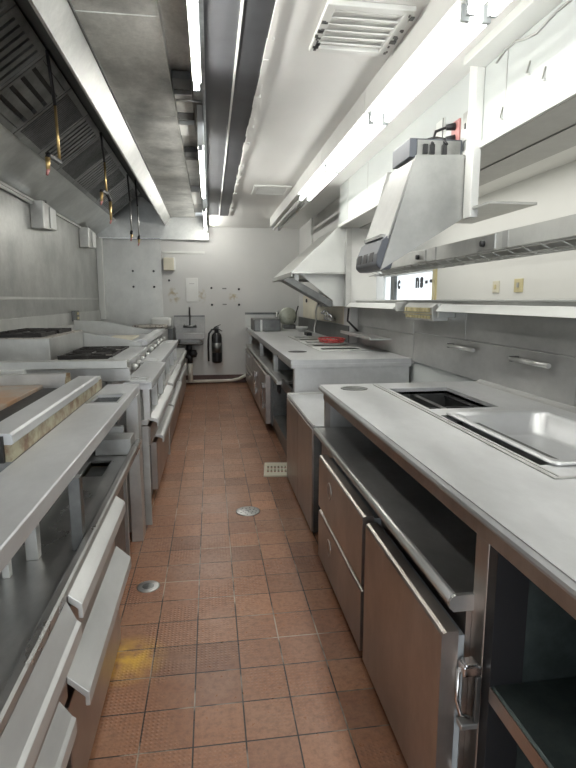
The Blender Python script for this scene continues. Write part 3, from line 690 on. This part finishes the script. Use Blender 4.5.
# cracks / cable / marks on the header
tag(MB().tube([(1.415, 2.66, 2.60), (1.415, 2.58, 2.625), (1.415, 2.5, 2.625), (1.415, 2.42, 2.60), (1.415, 2.33, 2.585), (1.415, 2.2, 2.605), (1.415, 2.0, 2.60)], .006, 6).build('cable', M['steel']), 'thin grey cable sagging along the top of the header', 'cable')
G3 = 'small hooks on the white header'
for (yy, zz, lab) in ((2.37, 2.46, 'bent wire hook higher up on the white header panel'), (2.25, 2.39, 'small wire hook nearest the camera on the white header panel'), (2.58, 2.34, 'wire hook low on the white header beside the post')):
    tag(MB().tube([(1.419, yy, zz+.03), (1.408, yy+.004, zz-.02), (1.408, yy-.018, zz-.03)], .004, 6).build('wire_hook', M['steel'],), lab, 'hook', G3)

# ------------------------------------------------------------------ heat lamp strip, pass shelf
hl = thing('heat_lamp_strip', 'long steel heat lamp strip hanging in the pass opening', 'heat lamp', (1.5, 2.6, 1.7))
hb = MB(); hb.prism('y', [(1.42, 1.70), (1.42, 1.782), (1.62, 1.79), (1.62, 1.69), (1.605, 1.69), (1.595, 1.735), (1.445, 1.73), (1.435, 1.70)], .3, 4.95); hb.build('housing', M['steel_wall'], hl)
wg = MB()
for i in range(32):
    yy = .4 + i*.14; wg.tube([(1.43, yy, 1.695), (1.50, yy, 1.665), (1.56, yy, 1.665), (1.61, yy, 1.695)], .0028, 6)
for xx in (1.47, 1.52, 1.57): wg.tube([(xx, .35, 1.668), (xx, 4.9, 1.668)], .004, 6)
wg.build('wire_guard', M['steel'], hl)
MB().tube([(1.52, .35, 1.715), (1.52, 4.9, 1.715)], .012, 8).build('heating_rod', M['steel'], hl)
for yy in (2.66, 3.55):
    sb = MB().box(1.412, 1.421, yy-.09, yy+.09, 1.703, 1.778).build('switch_plate', M['steel'], hl, .002)
    MB().lathe((1.412, yy+.02, 1.738), [(.017, 0), (.015, -.018), (0, -.019)], 'x', 12).build('switch_knob', M['black'], sb)
for yy in (2.46, 3.3): MB().box(1.416, 1.421, yy, yy+.05, 1.70, 1.782).build('joint_band', M['steel_back'], hl)
for yy in (.6, 4.3): MB().tube([(1.54, yy, 1.78), (1.54, yy, 2.233)], .008, 8).build('hanger_rod', M['steel'], hl)
t = thing('pass_shelf', 'near length of narrow white pass shelf along the steel backsplash', 'shelf', (1.58, 1.8, 1.38), 'pass shelf lengths on the backsplash')
MB().prism('y', [(1.500, 1.376), (1.540, 1.419), (1.548, 1.421), (1.619, 1.421), (1.619, 1.411), (1.553, 1.410), (1.515, 1.374)], -.6, 3.46).build('shelf_board', M['white_paint'], t)
MB().box(1.60, 1.645, -.6, 3.46, 1.372, 1.411).build('mounting_rail', M['steel_back'], t)
MB().box(1.522, 1.645, 3.455, 3.475, 1.33, 1.425).build('end_bracket', M['canopy'], t, .003)
t = thing('pass_shelf', 'far length of narrow white pass shelf, left of the yellowed ticket rack', 'shelf', (1.58, 4.9, 1.38), 'pass shelf lengths on the backsplash')
MB().prism('y', [(1.500, 1.376), (1.540, 1.419), (1.548, 1.421), (1.619, 1.421), (1.619, 1.411), (1.553, 1.410), (1.515, 1.374)], 4.32, 5.88).build('shelf_board', M['white_paint'], t)
MB().box(1.60, 1.645, 4.32, 5.88, 1.372, 1.411).build('mounting_rail', M['steel_back'], t)
MB().box(1.522, 1.64, 4.30, 4.32, 1.36, 1.43).build('end_bracket', M['canopy'], t, .003)
t = thing('ticket_rack', 'small metal rack of yellowed clips between the two pass shelf lengths', 'rack', (1.56, 3.9, 1.36))
MB().prism('y', [(1.53, 1.305), (1.52, 1.40), (1.55, 1.425), (1.64, 1.425), (1.64, 1.305)], 3.56, 4.10).build('box', M['steel'], t, .003)
for i in range(9):
    yy = 3.60 + i*.054
    MB().box(1.508, 1.53, yy, yy+.032, 1.365, 1.395).build('clip', M['yellow'], t, .002)
    MB().box(1.514, 1.531, yy+.004, yy+.028, 1.318, 1.34).build('clip', M['yellow'], t, .002)
MB().box(1.512, 1.53, 3.58, 4.09, 1.348, 1.354).build('wire', M['yellow'], t)
G4 = 'short bars on the steel backsplash'
for (y0, y1, z, lab) in ((2.36, 2.70, 1.135, 'short steel bar on the backsplash, the nearer one behind the pan'), (3.12, 3.48, 1.142, 'short steel bar on the backsplash, left one above the dark well')):
    t = thing('towel_bar', lab, 'bar', (1.62, (y0+y1)/2, z), G4)
    MB().tube([(1.612, y0, z), (1.612, y1, z)], .013, 10).build('rod', M['steel'], t)
    MB().box(1.605, 1.646, y1-.03, y1, z-.014, z+.014).build('end_mount', M['black'], t)

# things seen in the dining room
t = thing('wall_switch', 'yellowed switch plate on the dining room wall behind the pass, right one', 'switch', (DX-.01, 5.3, 1.62))
MB().box(DX-.012, DX-.001, 5.20, 5.36, 1.53, 1.67).build('plate', M['yellow'], t, .004); MB().box(DX-.02, DX-.012, 5.26, 5.30, 1.58, 1.63).build('toggle', M['steel'], t)
t = thing('wall_switch', 'pale beige switch plate on the dining room wall behind the pass, left one', 'switch', (DX-.01, 5.75, 1.6))
MB().box(DX-.012, DX-.001, 5.66, 5.80, 1.53, 1.66).build('plate', M['board'], t, .004)
MB().box(DX-.02, DX-.012, 5.72, 5.76, 1.57, 1.62).build('toggle', M['yellow'], t)
# ------------------------------------------------------------------ BACK WALL things
t = thing('hand_sink', 'small steel hand sink on the back wall with blackened drain', 'sink', (-.35, 9.3, .8))
MB().box(-.615, -.095, 9.415, 9.449, .80, 1.185).build('backsplash', M['steel_sink'], t, .004)
MB().box(-.615, -.095, 9.40, 9.418, 1.165, 1.19).build('top_lip', M['steel_dark'], t, .003)
bs = MB(); bs.slab(-.575, -.115, 9.10, 9.41, .83, .87, [(-.50, -.19, 9.15, 9.37)]); bs.box(-.51, -.18, 9.14, 9.38, .74, .752); bs.box(-.512, -.50, 9.14, 9.38, .75, .84); bs.box(-.19, -.178, 9.14, 9.38, .75, .84); bs.box(-.50, -.19, 9.14, 9.15, .75, .84); bs.box(-.50, -.19, 9.37, 9.38, .75, .84)
bs.prism('x', [(9.085, .80), (9.085, .90), (9.10, .905), (9.105, .80)], -.578, -.112)
bs.build('basin', M['steel_sink'], t, .003)
MB().box(-.56, -.13, 9.12, 9.40, .70, .742).build('apron', M['steel_dark'], t, .02)
fc = MB(); fc.tube([(-.46, 9.39, 1.0), (-.24, 9.39, 1.0)], .02, 8); fc.tube([(-.35, 9.39, 1.0), (-.35, 9.375, 1.22), (-.35, 9.36, 1.32), (-.35, 9.30, 1.30)], .014, 8); fc.tube([(-.44, 9.39, 1.0), (-.44, 9.35, 1.03)], .016, 8); fc.tube([(-.26, 9.39, 1.0), (-.26, 9.35, 1.03)], .016, 8)
fc.build('faucet', M['steel_dark'], t)
dr = MB(); dr.tube([(-.37, 9.26, .70), (-.37, 9.26, .60)], .05, 10); dr.lathe((-.44, 9.28, .56), [(0, -.06), (.06, -.05), (.075, 0), (.06, .05), (0, .06)], 'z', 10); dr.lathe((-.31, 9.29, .54), [(0, -.07), (.06, -.06), (.08, 0), (.06, .06), (0, .07)], 'z', 10); dr.tube([(-.44, 9.28, .52), (-.36, 9.28, .48), (-.36, 9.28, .38)], .05, 10)
dr.build('drain_trap', M['black'], t)
MB().tube([(-.36, 9.28, .40), (-.36, 9.28, .06)], .042, 12).build('standpipe', M['pvc'], t)
fx = thing('fire_extinguisher', 'black fire extinguisher hanging on the back wall beside the sink', 'fire extinguisher', (.08, 9.36, .35))
MB().lathe((.10, 9.355, .37), [(.0, 0), (.07, .0), (.088, .02), (.090, .05), (.090, .44), (.080, .49), (.05, .525), (.03, .535), (.0, .536)], 'z', 20).build('cylinder', M['black_gloss'], fx)
MB().lathe((.10, 9.355, .55), [(.0, 0), (.0912, 0), (.0912, .17), (.0, .17)], 'z', 20).build('label_band', M['steel_dark'], fx)
MB().lathe((.10, 9.355, .90), [(.0, 0), (.03, 0), (.03, .06), (.018, .07), (0, .07)], 'z', 12).build('valve', M['black'], fx)
lv = MB(); lv.prism('y', [(.03, .955), (.08, 1.0), (.17, 1.035), (.175, 1.028), (.09, .985), (.04, .945)], 9.34, 9.37); lv.prism('y', [(.10, .95), (.15, .955), (.20, .92), (.19, .912), (.14, .943), (.10, .94)], 9.34, 9.37); lv.build('lever', M['black'], fx)
MB().tube([(.08, 9.34, .95), (.02, 9.34, .945), (-.03, 9.34, .88), (-.045, 9.34, .75), (-.045, 9.34, .40)], .017, 10).build('hose', M['black'], fx)
MB().box(.06, .14, 9.435, 9.449, .85, .99).build('wall_bracket', M['steel_dark'], fx)
MB().tube([(.10, 9.36, .93), (.10, 9.44, .93)], .012, 8).build('hook', M['steel_dark'], fx)
tag(MB().tube([(-.59, 9.37, .045), (.34, 9.37, .05), (.48, 9.37, .08), (.66, 9.37, .17)], .028, 12).build('drain_pipe', M['pvc']), 'white pvc pipe along the foot of the back wall', 'pipe')
t = thing('wall_sign', 'blank white card fixed to the back wall above the sink', 'card', (-.30, 9.44, 1.6))
MB().box(-.405, -.20, 9.441, 9.449, 1.42, 1.82).build('card', M['white_paint'], t, .002); MB().box(-.345, -.26, 9.439, 9.442, 1.72, 1.735).build('clip', M['steel'], t)
t = thing('soap_dispenser', 'pale soap dispenser box high on the back wall beside the steel sheet', 'dispenser', (-.66, 9.4, 2.05))
MB().box(-.76, -.585, 9.35, 9.449, 1.94, 2.15).build('case', M['board'], t, .012); MB().box(-.60, -.57, 9.36, 9.449, 1.95, 2.16).build('side_cover', M['white_paint'], t, .005)
tag(MB().box(-.78, -.07, 9.44, 9.4495, 2.23, 2.265).build('mounting_strip', M['white_paint']), 'pale mounting strip on the back wall just under the hood end', 'strip')
for (x, z, lab) in ((.03, 1.655, 'upper of two small dark bolts straight above the fire extinguisher'), (.50, 1.635, 'upper small dark bolt on the back wall above the far table end'), (.035, 1.37, 'lower of two small dark bolts straight above the fire extinguisher'), (.50, 1.37, 'lower small dark bolt on the back wall above the far table end'), (-.68, 1.78, 'small dark bolt on the back wall under the soap dispenser')):
    tag(MB().lathe((x, 9.4495, z), [(.02, 0), (.018, -.012), (0, -.014)], 'y', 10).build('bolt', M['black']), lab, 'bolt')
for (x, z) in ((.25, 1.645), (.25, 1.375)):
    tag(MB().box(x-.035, x+.035, 9.44, 9.4495, z-.01, z+.01).build('bracket_stub', M['steel_dark'],), 'thin dark bracket stub on the back wall above the extinguisher, %s one' % ('upper' if z > 1.5 else 'lower'), 'bracket')
for (x, z, lab) in ((-.93, 1.93, 'upper right'), (-.93, 1.67, 'lower right'), (-1.27, 1.93, 'upper left'), (-1.27, 1.67, 'lower left')):
    tag(MB().lathe((x, YB-.0125, z), [(.018, 0), (.017, -.012), (0, -.014)], 'y', 10).build('bolt', M['black']), lab + ' of the four dark bolts in the steel sheet on the back wall', 'bolt', 'bolts in the steel wall sheet')
# small backsplash stub at the end of the far table
t = thing('splash_guard', 'upright steel splash guard across the far end of the far table', 'splash guard', (1.0, 9.42, .96))
MB().box(.60, 1.20, 9.432, 9.4485, .975, 1.20).build('sheet', M['canopy'], t); MB().box(.60, 1.25, 9.41, 9.4485, 1.20, 1.235).build('top_rail', M['steel_dark'], t)

# ------------------------------------------------------------------ LEFT: near chef base with over-shelf
def pull_drawer(par, y0, y1, z0, z1, xf=-.36, xi=-.43, zi=None):
    zi = zi or z1+.028
    d = MB().box(-.47, -.405, y0, y1, z0, z1-.045).build('drawer', M['steel_door'], par, .003)
    p = MB(); p.prism('y', [(xi, zi), (xf-.010, z1+.005), (xf, z1-.004), (xf, z1-.045), (xf-.012, z1-.045), (xf-.012, z1-.018), (xi, zi-.022)], y0, y1)
    p.build('pull', M['pull'], d, .002); return d
L1 = thing('chef_base', 'near left chef base with long over-shelf and wide drawer pulls', 'chef base', (-.8, 1.6, 0))
dk = MB(); dk.slab(-1.3, -.414, .25, 2.90, .63, .66, [(-.602, -.503, 2.43, 2.675)])
dk.prism('y', [(-.415, .655), (-.415, .704), (-.410, .707), (-.394, .707), (-.388, .701), (-.388, .680), (-.395, .678), (-.395, .655)], .25, 2.90)
dk.build('deck', M['steel_deck'], L1)
hw = MB(); hw.box(-.602, -.503, 2.43, 2.675, .50, .51); hw.box(-.605, -.602, 2.43, 2.675, .50, .65); hw.box(-.503, -.50, 2.43, 2.675, .50, .65); hw.box(-.602, -.503, 2.427, 2.43, .50, .65); hw.box(-.602, -.503, 2.675, 2.678, .50, .65); hw.build('drop_well', M['greasy_yellow'], L1)
sh = MB(); sh.slab(-.62, -.445, .3, 3.295, .935, .95, [(-.600, -.468, 2.69, 2.92)])
sh.prism('y', [(-.4449, .950), (-.437, .950), (-.4335, .946), (-.4335, .902), (-.445, .902)], .3, 3.295)
sh.slab(-.62, -.446, 3.285, 3.2949, .90, .9349, [])
sh.build('over_shelf', M['steel_top'], L1)
rm = MB(); rm.slab(-.612, -.458, 2.68, 2.935, .949, .954, [(-.600, -.468, 2.69, 2.92)]); rm.build('hole_rim', M['steel'], L1)
hw = MB(); hw.box(-.60, -.468, 2.69, 2.92, .84, .85); hw.box(-.603, -.60, 2.69, 2.92, .85, .936); hw.box(-.468, -.465, 2.69, 2.92, .85, .936); hw.box(-.6, -.468, 2.92, 2.923, .85, .936); hw.build('drop_pan', M['steel_dark'], L1)
MB().box(-.452, -.416, 1.68, 1.72, .66, .9015).build('shelf_post', M['steel_dark'], L1, .002)
MB().box(-.576, -.540, 1.634, 1.67, .66, .936).build('shelf_post', M['steel'], L1, .002)
MB().box(-.607, -.587, 1.53, 1.555, .66, .936).build('shelf_post', M['canopy'], L1, .002)
MB().box(-.50, -.432, 3.16, 3.285, .0, .902).build('shelf_post', M['steel'], L1, .002)
MB().box(-1.3, -.475, 2.90, 2.92, .02, .78).build('end_panel', M['steel'], L1)
MB().box(-.60, -.42, 2.76, 2.90, .661, .745).build('end_curb', M['steel'], L1, .004)
MB().box(-1.2, -.47, 3.255, 3.28, .02, .92).build('rear_panel', M['steel_back'], L1)
bd = MB(); bd.box(-1.3, -.475, .25, 2.795, .10, .629); bd.box(-1.25, -.44, .25, 2.16, .0, .10); bd.build('body', M['steel_dark'], L1)
pull_drawer(L1, .45, 1.375, .385, .605, -.358, -.393, .668)
pull_drawer(L1, 1.388, 2.13, .43, .65, -.356, -.393, .676)
pull_drawer(L1, .30, 1.30, .03, .385, -.366, -.405, .435)
pull_drawer(L1, 1.372, 2.155, .03, .40, -.348, -.405, .45)
MB().box(-.49, -.455, 2.17, 2.28, .02, .629).build('front_post', M['steel'], L1)
MB().box(-.51, -.476, 2.285, 2.78, .06, .629).build('side_door', M['steel'], L1, .003)

# griddle
gd = thing('griddle', 'flat top griddle with rusty plate and grease crusted front rail', 'griddle', (-1.1, 2.4, .0))
MB().box(-1.75, -.625, 1.72, 3.14, .663, .955).build('body', M['steel_dark'], gd)
MB().box(-1.70, -.93, 1.75, 3.10, .955, .985).build('plate', M['rusty_plate'], gd, .004)
MB().box(-.93, -.71, 1.75, 3.10, .955, .965).build('grease_trough', M['iron'], gd)
rl = MB(); rl.prism('y', [(-.712, 1.03), (-.712, 1.043), (-.622, 1.043), (-.615, 1.036), (-.612, 1.012), (-.617, 1.007), (-.712, 1.007)], 1.712, 3.0); rl.build('front_rail', M['steel_top'], gd)
MB().box(-.712, -.625, 3.005, 3.14, .99, 1.025).build('front_rail', M['steel'], gd, .003)
MB().box(-.71, -.622, 1.715, 3.14, .952, 1.0065).build('grease_front', M['greasy_yellow'], gd)
MB().box(-.72, -.640, 1.700, 1.714, .952, 1.035).build('rail_end', M['iron'], gd)
MB().box(-1.75, -.79, 3.10, 3.14, .955, 1.045).build('side_guard', M['steel'], gd, .003)
MB().prism('x', [(3.02, .962), (3.10, .962), (3.10, 1.05), (3.09, 1.05)], -.80, -.78).build('grease_corner', M['greasy_yellow'], gd)
MB().box(-1.78, -1.75, 1.72, 3.14, .663, 1.12).build('rear_guard', M['steel'], gd)

# second chef base + third
def far_base(label, y0, y1, sy0, sy1, sx, slots, fronts):
    t = thing('chef_base', label, 'chef base', (-.8, (y0+y1)/2, 0))
    MB().box(-1.4, -.445, y0, y1, .06, .665).build('body', M['steel_dark'], t)
    MB().box(-1.35, -.47, y0+.05, y1-.05, .0, .06).build('plinth', M['black'], t)
    MB().box(-1.4, -.41, y0, y1, .665, .70).build('deck', M['steel'], t, .003)
    w_ = .165
    s = MB(); s.slab(sx-w_, sx-.008, sy0, sy1, .935, .95, []); s.prism('y', [(sx-.0079, .95), (sx, .95), (sx+.004, .946), (sx+.004, .905), (sx-.008, .905)], sy0, sy1); s.box(sx-w_, sx-.008, sy0, sy0+.01, .905, .94)
    s.build('over_shelf', M['steel_top'], t)
    for a, b2 in slots: MB().slab(sx-.15, sx-.03, a, b2, .949, .956, [(sx-.135, sx-.045, a+.012, b2-.012)]).build('slot_rim', M['steel'], t)
    n = 3 if sy1-sy0 < 1.5 else 4
    for i in range(n):
        yy = max(sy0, y0) + .02 + (sy1-max(sy0, y0)-.08)*i/(n-1); MB().box(sx-.06, sx-.02, yy, yy+.045, .70, .936).build('shelf_post', M['steel'], t)
    MB().box(-1.4, -.405, y0, y0+.014, .0, .66).build('end_panel', M['steel_back'], t)
    for a, b2, z0, z1, xf in fronts: pull_drawer(t, a, b2, z0, z1, xf, -.445)
    return t
f2 = [(3.53, 4.20, .50, .672, -.352), (4.24, 4.98, .50, .662, -.352), (3.85, 4.92, .08, .48, -.352)]
far_base('middle left chef base with two stepped drawer pulls, beyond the near over-shelf', 3.40, 5.0, 3.345, 4.44, -.372, [(3.40, 3.56)], f2)
f3 = [(5.1, 6.6, .50, .668, -.362), (6.7, 8.5, .50, .668, -.38), (5.1, 6.6, .08, .46, -.36), (6.7, 8.5, .08, .46, -.38)]
far_base('farthest left chef base under the knobbed rail, nearest the hand sink', 5.03, 8.6, 4.48, 6.92, -.412, [(4.5, 4.66), (6.5, 6.7)], f3)

# step-up range on the middle base
rg = thing('step_up_range', 'steel range with black grates on a raised rear step', 'range', (-1.2, 4.3, .70))
MB().box(-1.78, -.66, 3.42, 5.40, .703, .97).build('body', M['steel'], rg, .004)
MB().box(-1.78, -.51, 3.36, 3.44, 1.035, 1.085).build('side_rail', M['steel_wall'], rg, .004)
MB().box(-1.78, -.50, 3.38, 3.43, .955, 1.035).build('side_panel', M['steel_back'], rg, .003)
MB().box(-1.78, -1.10, 3.33, 3.38, .985, 1.04).build('side_shelf', M['white_paint'], rg, .004)
MB().box(-1.78, -1.22, 4.30, 5.40, .97, 1.158).build('raised_step', M['steel'], rg, .004)
MB().box(-1.775, -1.225, 4.305, 5.395, 1.1585, 1.165).build('step_top', M['burner_top'], rg)
MB().box(-1.22, -.68, 4.30, 5.40, .97, .985).build('cooktop', M['burner_top'], rg)
MB().box(-.80, -.62, 3.46, 5.40, .955, .998).build('front_ledge', M['steel_top'], rg, .004)
MB().box(-.655, -.625, 3.46, 5.40, .86, .955).build('control_panel', M['steel'], rg)
def grate(xc, yc, z, par):
    g = MB()
    for r_ in (.05, .10): g.tube([(xc+r_*math.cos(a), yc+r_*math.sin(a), z+.016) for a in [2*PI*i/16 for i in range(17)]], .007, 6)
    for i in range(4):
        a = PI/4*i; g.tube([(xc-.20*math.cos(a), yc-.20*math.sin(a), z+.022), (xc+.20*math.cos(a), yc+.20*math.sin(a), z+.022)], .007, 6)
    for sx in (-1, 1):
        g.box(xc+sx*.20-.007, xc+sx*.20+.007, yc-.21, yc+.21, z, z+.028); g.box(xc-.21, xc+.21, yc+sx*.20-.007, yc+sx*.20+.007, z, z+.028)
    gg = g.build('grate', M['iron'], par)
    MB().lathe((xc, yc, z), [(0, 0), (.055, 0), (.055, .012), (0, .014)], 'z', 14).build('burner', M['burner_top'], gg)
for (x, y_, z) in ((-1.50, 4.56, 1.165), (-1.50, 5.06, 1.165), (-.99, 4.62, .985), (-.99, 5.10, .985)): grate(x, y_, z, rg)
# charbroiler
cb = thing('charbroiler', 'low steel broiler with curved side splash and rounded front rail', 'broiler', (-1.2, 6.3, .70))
MB().box(-1.78, -.66, 5.46, 7.3, .703, .985).build('body', M['steel_dark'], cb)
cv = MB(); pts = [(-1.75, 1.19), (-1.45, 1.18), (-1.25, 1.15), (-1.08, 1.11), (-.85, 1.07), (-.68, 1.035), (-.68, .95), (-1.75, .95)]
cv.prism('y', pts, 5.43, 5.46); cv.build('side_splash', M['steel_wall'], cb)
cv = MB(); cv.prism('y', pts, 7.28, 7.31); cv.build('side_splash', M['steel_wall'], cb)
MB().box(-1.78, -1.75, 5.46, 7.3, .95, 1.14).build('rear_splash', M['steel_wall'], cb)
MB().box(-1.72, -.80, 5.5, 7.26, .985, 1.01).build('grid', M['steel_top'], cb)
MB().prism('y', [(-.76, 1.0), (-.74, 1.055), (-.70, 1.068), (-.64, 1.055), (-.618, 1.02), (-.64, 1.0)], 5.465, 7.28).build('front_rail', M['steel_top'], cb)
MB().box(-1.15, -.86, 6.1, 6.7, 1.011, 1.03).build('lid_plate', M['board'], cb, .003)
MB().box(-.655, -.63, 5.465, 7.28, .86, .998).build('control_panel', M['steel'], cb)
def knob(y_, z, par, x=-.632):
    k_ = MB(); k_.lathe((x, y_, z), [(.0, .044), (.020, .044), (.026, .03), (.032, .0), (0, 0)], 'x', 12); k_.build('knob', M['canopy'], par)
for yy in (3.75, 4.35, 4.62, 4.90, 5.25): knob(yy, .925, rg, -.625)
for yy in (5.65, 6.0, 6.4, 6.8, 7.15): knob(yy, .95, cb, -.63)
fy_ = thing('fryer', 'low steel fryer cabinet at the far end of the cook line', 'fryer', (-1.2, 8.2, .70))
MB().box(-1.78, -.66, 7.36, 8.55, .703, 1.0).build('body', M['steel'], fy_, .005)
MB().slab(-1.70, -.70, 7.4, 8.5, 1.0, 1.012, [(-1.6, -.8, 7.5, 8.4)]).build('tank_rim', M['steel_top'], fy_)
MB().box(-1.78, -1.72, 7.36, 8.55, 1.0, 1.10).build('rear_splash', M['steel_wall'], fy_)
t = thing('end_cap', 'white wrapped block at the end of the cook line under the steel wall sheet', 'end block', (-.7, 9.1, .7))
MB().box(-1.3, -.60, 8.72, 9.40, .0, 1.0).build('cabinet', M['steel_dark'], t, .004)
MB().box(-.98, -.66, 9.2, 9.43, 1.0, 1.16).build('cap', M['white_paint'], t, .03)
MB().box(-1.25, -.70, 8.85, 9.2, 1.0, 1.05).build('cap', M['burner_top'], t, .02)

# ------------------------------------------------------------------ floor things
t = thing('floor_sink_cover', 'white slotted plastic floor grate lying on the tiles beside the low cabinet', 'floor grate', (.53, 4.43, 0))
fm = MB(); hs = []
for i in range(6):
    for j in range(2): hs.append((-.075+.03*i, -.075+.03*i+.016, -.10+.10*j, -.03+.10*j))
fm.slab(-.10, .10, -.19, .17, .002, .014, hs); o = fm.build('grate', M['board'], t)
o.rotation_euler.z = -.12; o.location = (.53, 4.42, 0)
t = thing('floor_drain', 'round perforated steel floor drain in the middle of the aisle', 'drain', (.228, 3.535, 0))
fd = MB(); fd.lathe((.228, 3.535, 0), [(.084, 0), (.084, .004), (.076, .006), (0, .006)], 'z', 28); fd.build('cover', M['ledge'], t)
for i in range(19):
    a = i*2.4; r_ = .016*math.sqrt(i)
    MB().lathe((.228+r_*math.cos(a), 3.535+r_*math.sin(a), .006), [(.0055, 0), (.005, .0006), (0, .0007)], 'z', 8).build('hole', M['black'], t)
t = thing('floor_drain', 'small worn drain cover on the tiles beside the near left drawers', 'drain', (-.345, 2.62, 0))
MB().lathe((-.345, 2.62, 0), [(.058, 0), (.058, .003), (.05, .005), (0, .005)], 'z', 20).build('cover', M['ledge'], t)
MB().lathe((-.345, 2.62, .005), [(.03, 0), (.028, .0008), (0, .001)], 'z', 12).build('plug', M['steel_dark'], t)

# ------------------------------------------------------------------ camera, world
f = 535.; VX, VY = 210., 300.
p = math.atan((384-VY)/f); ps = math.atan((288-VX)*math.cos(p)/f)
F = Vector((math.sin(ps)*math.cos(p), math.cos(ps)*math.cos(p), -math.sin(p)))
R = Vector((math.cos(ps), -math.sin(ps), 0)); Uv = R.cross(F)
cam = bpy.data.cameras.new('camera'); co = bpy.data.objects.new('camera', cam); C.objects.link(co)
co.matrix_world = Matrix(((R.x, Uv.x, -F.x, 0), (R.y, Uv.y, -F.y, 0), (R.z, Uv.z, -F.z, 1.45), (0, 0, 0, 1)))
cam.sensor_fit = 'VERTICAL'; cam.sensor_height = 36; cam.sensor_width = 27; cam.lens = f/768*36; cam.clip_start = .02
sc = bpy.context.scene; sc.camera = co
wd = bpy.data.worlds.new('world'); sc.world = wd; wd.use_nodes = True
wd.node_tree.nodes['Background'].inputs[0].default_value = (.9, .95, 1, 1); wd.node_tree.nodes['Background'].inputs[1].default_value = 1.5  # fill light, reaching the room through the opening added in the front wall
sc.cycles.use_denoising = True; sc.cycles.denoising_prefilter = 'ACCURATE'; sc.cycles.sample_clamp_indirect = 4.0
sc.cycles.caustics_reflective = False; sc.cycles.caustics_refractive = False; sc.cycles.blur_glossy = 1.0
sc.view_settings.view_transform = 'Standard'; sc.view_settings.look = 'None'; sc.view_settings.gamma = 1
sc.view_settings.exposure = 1.25
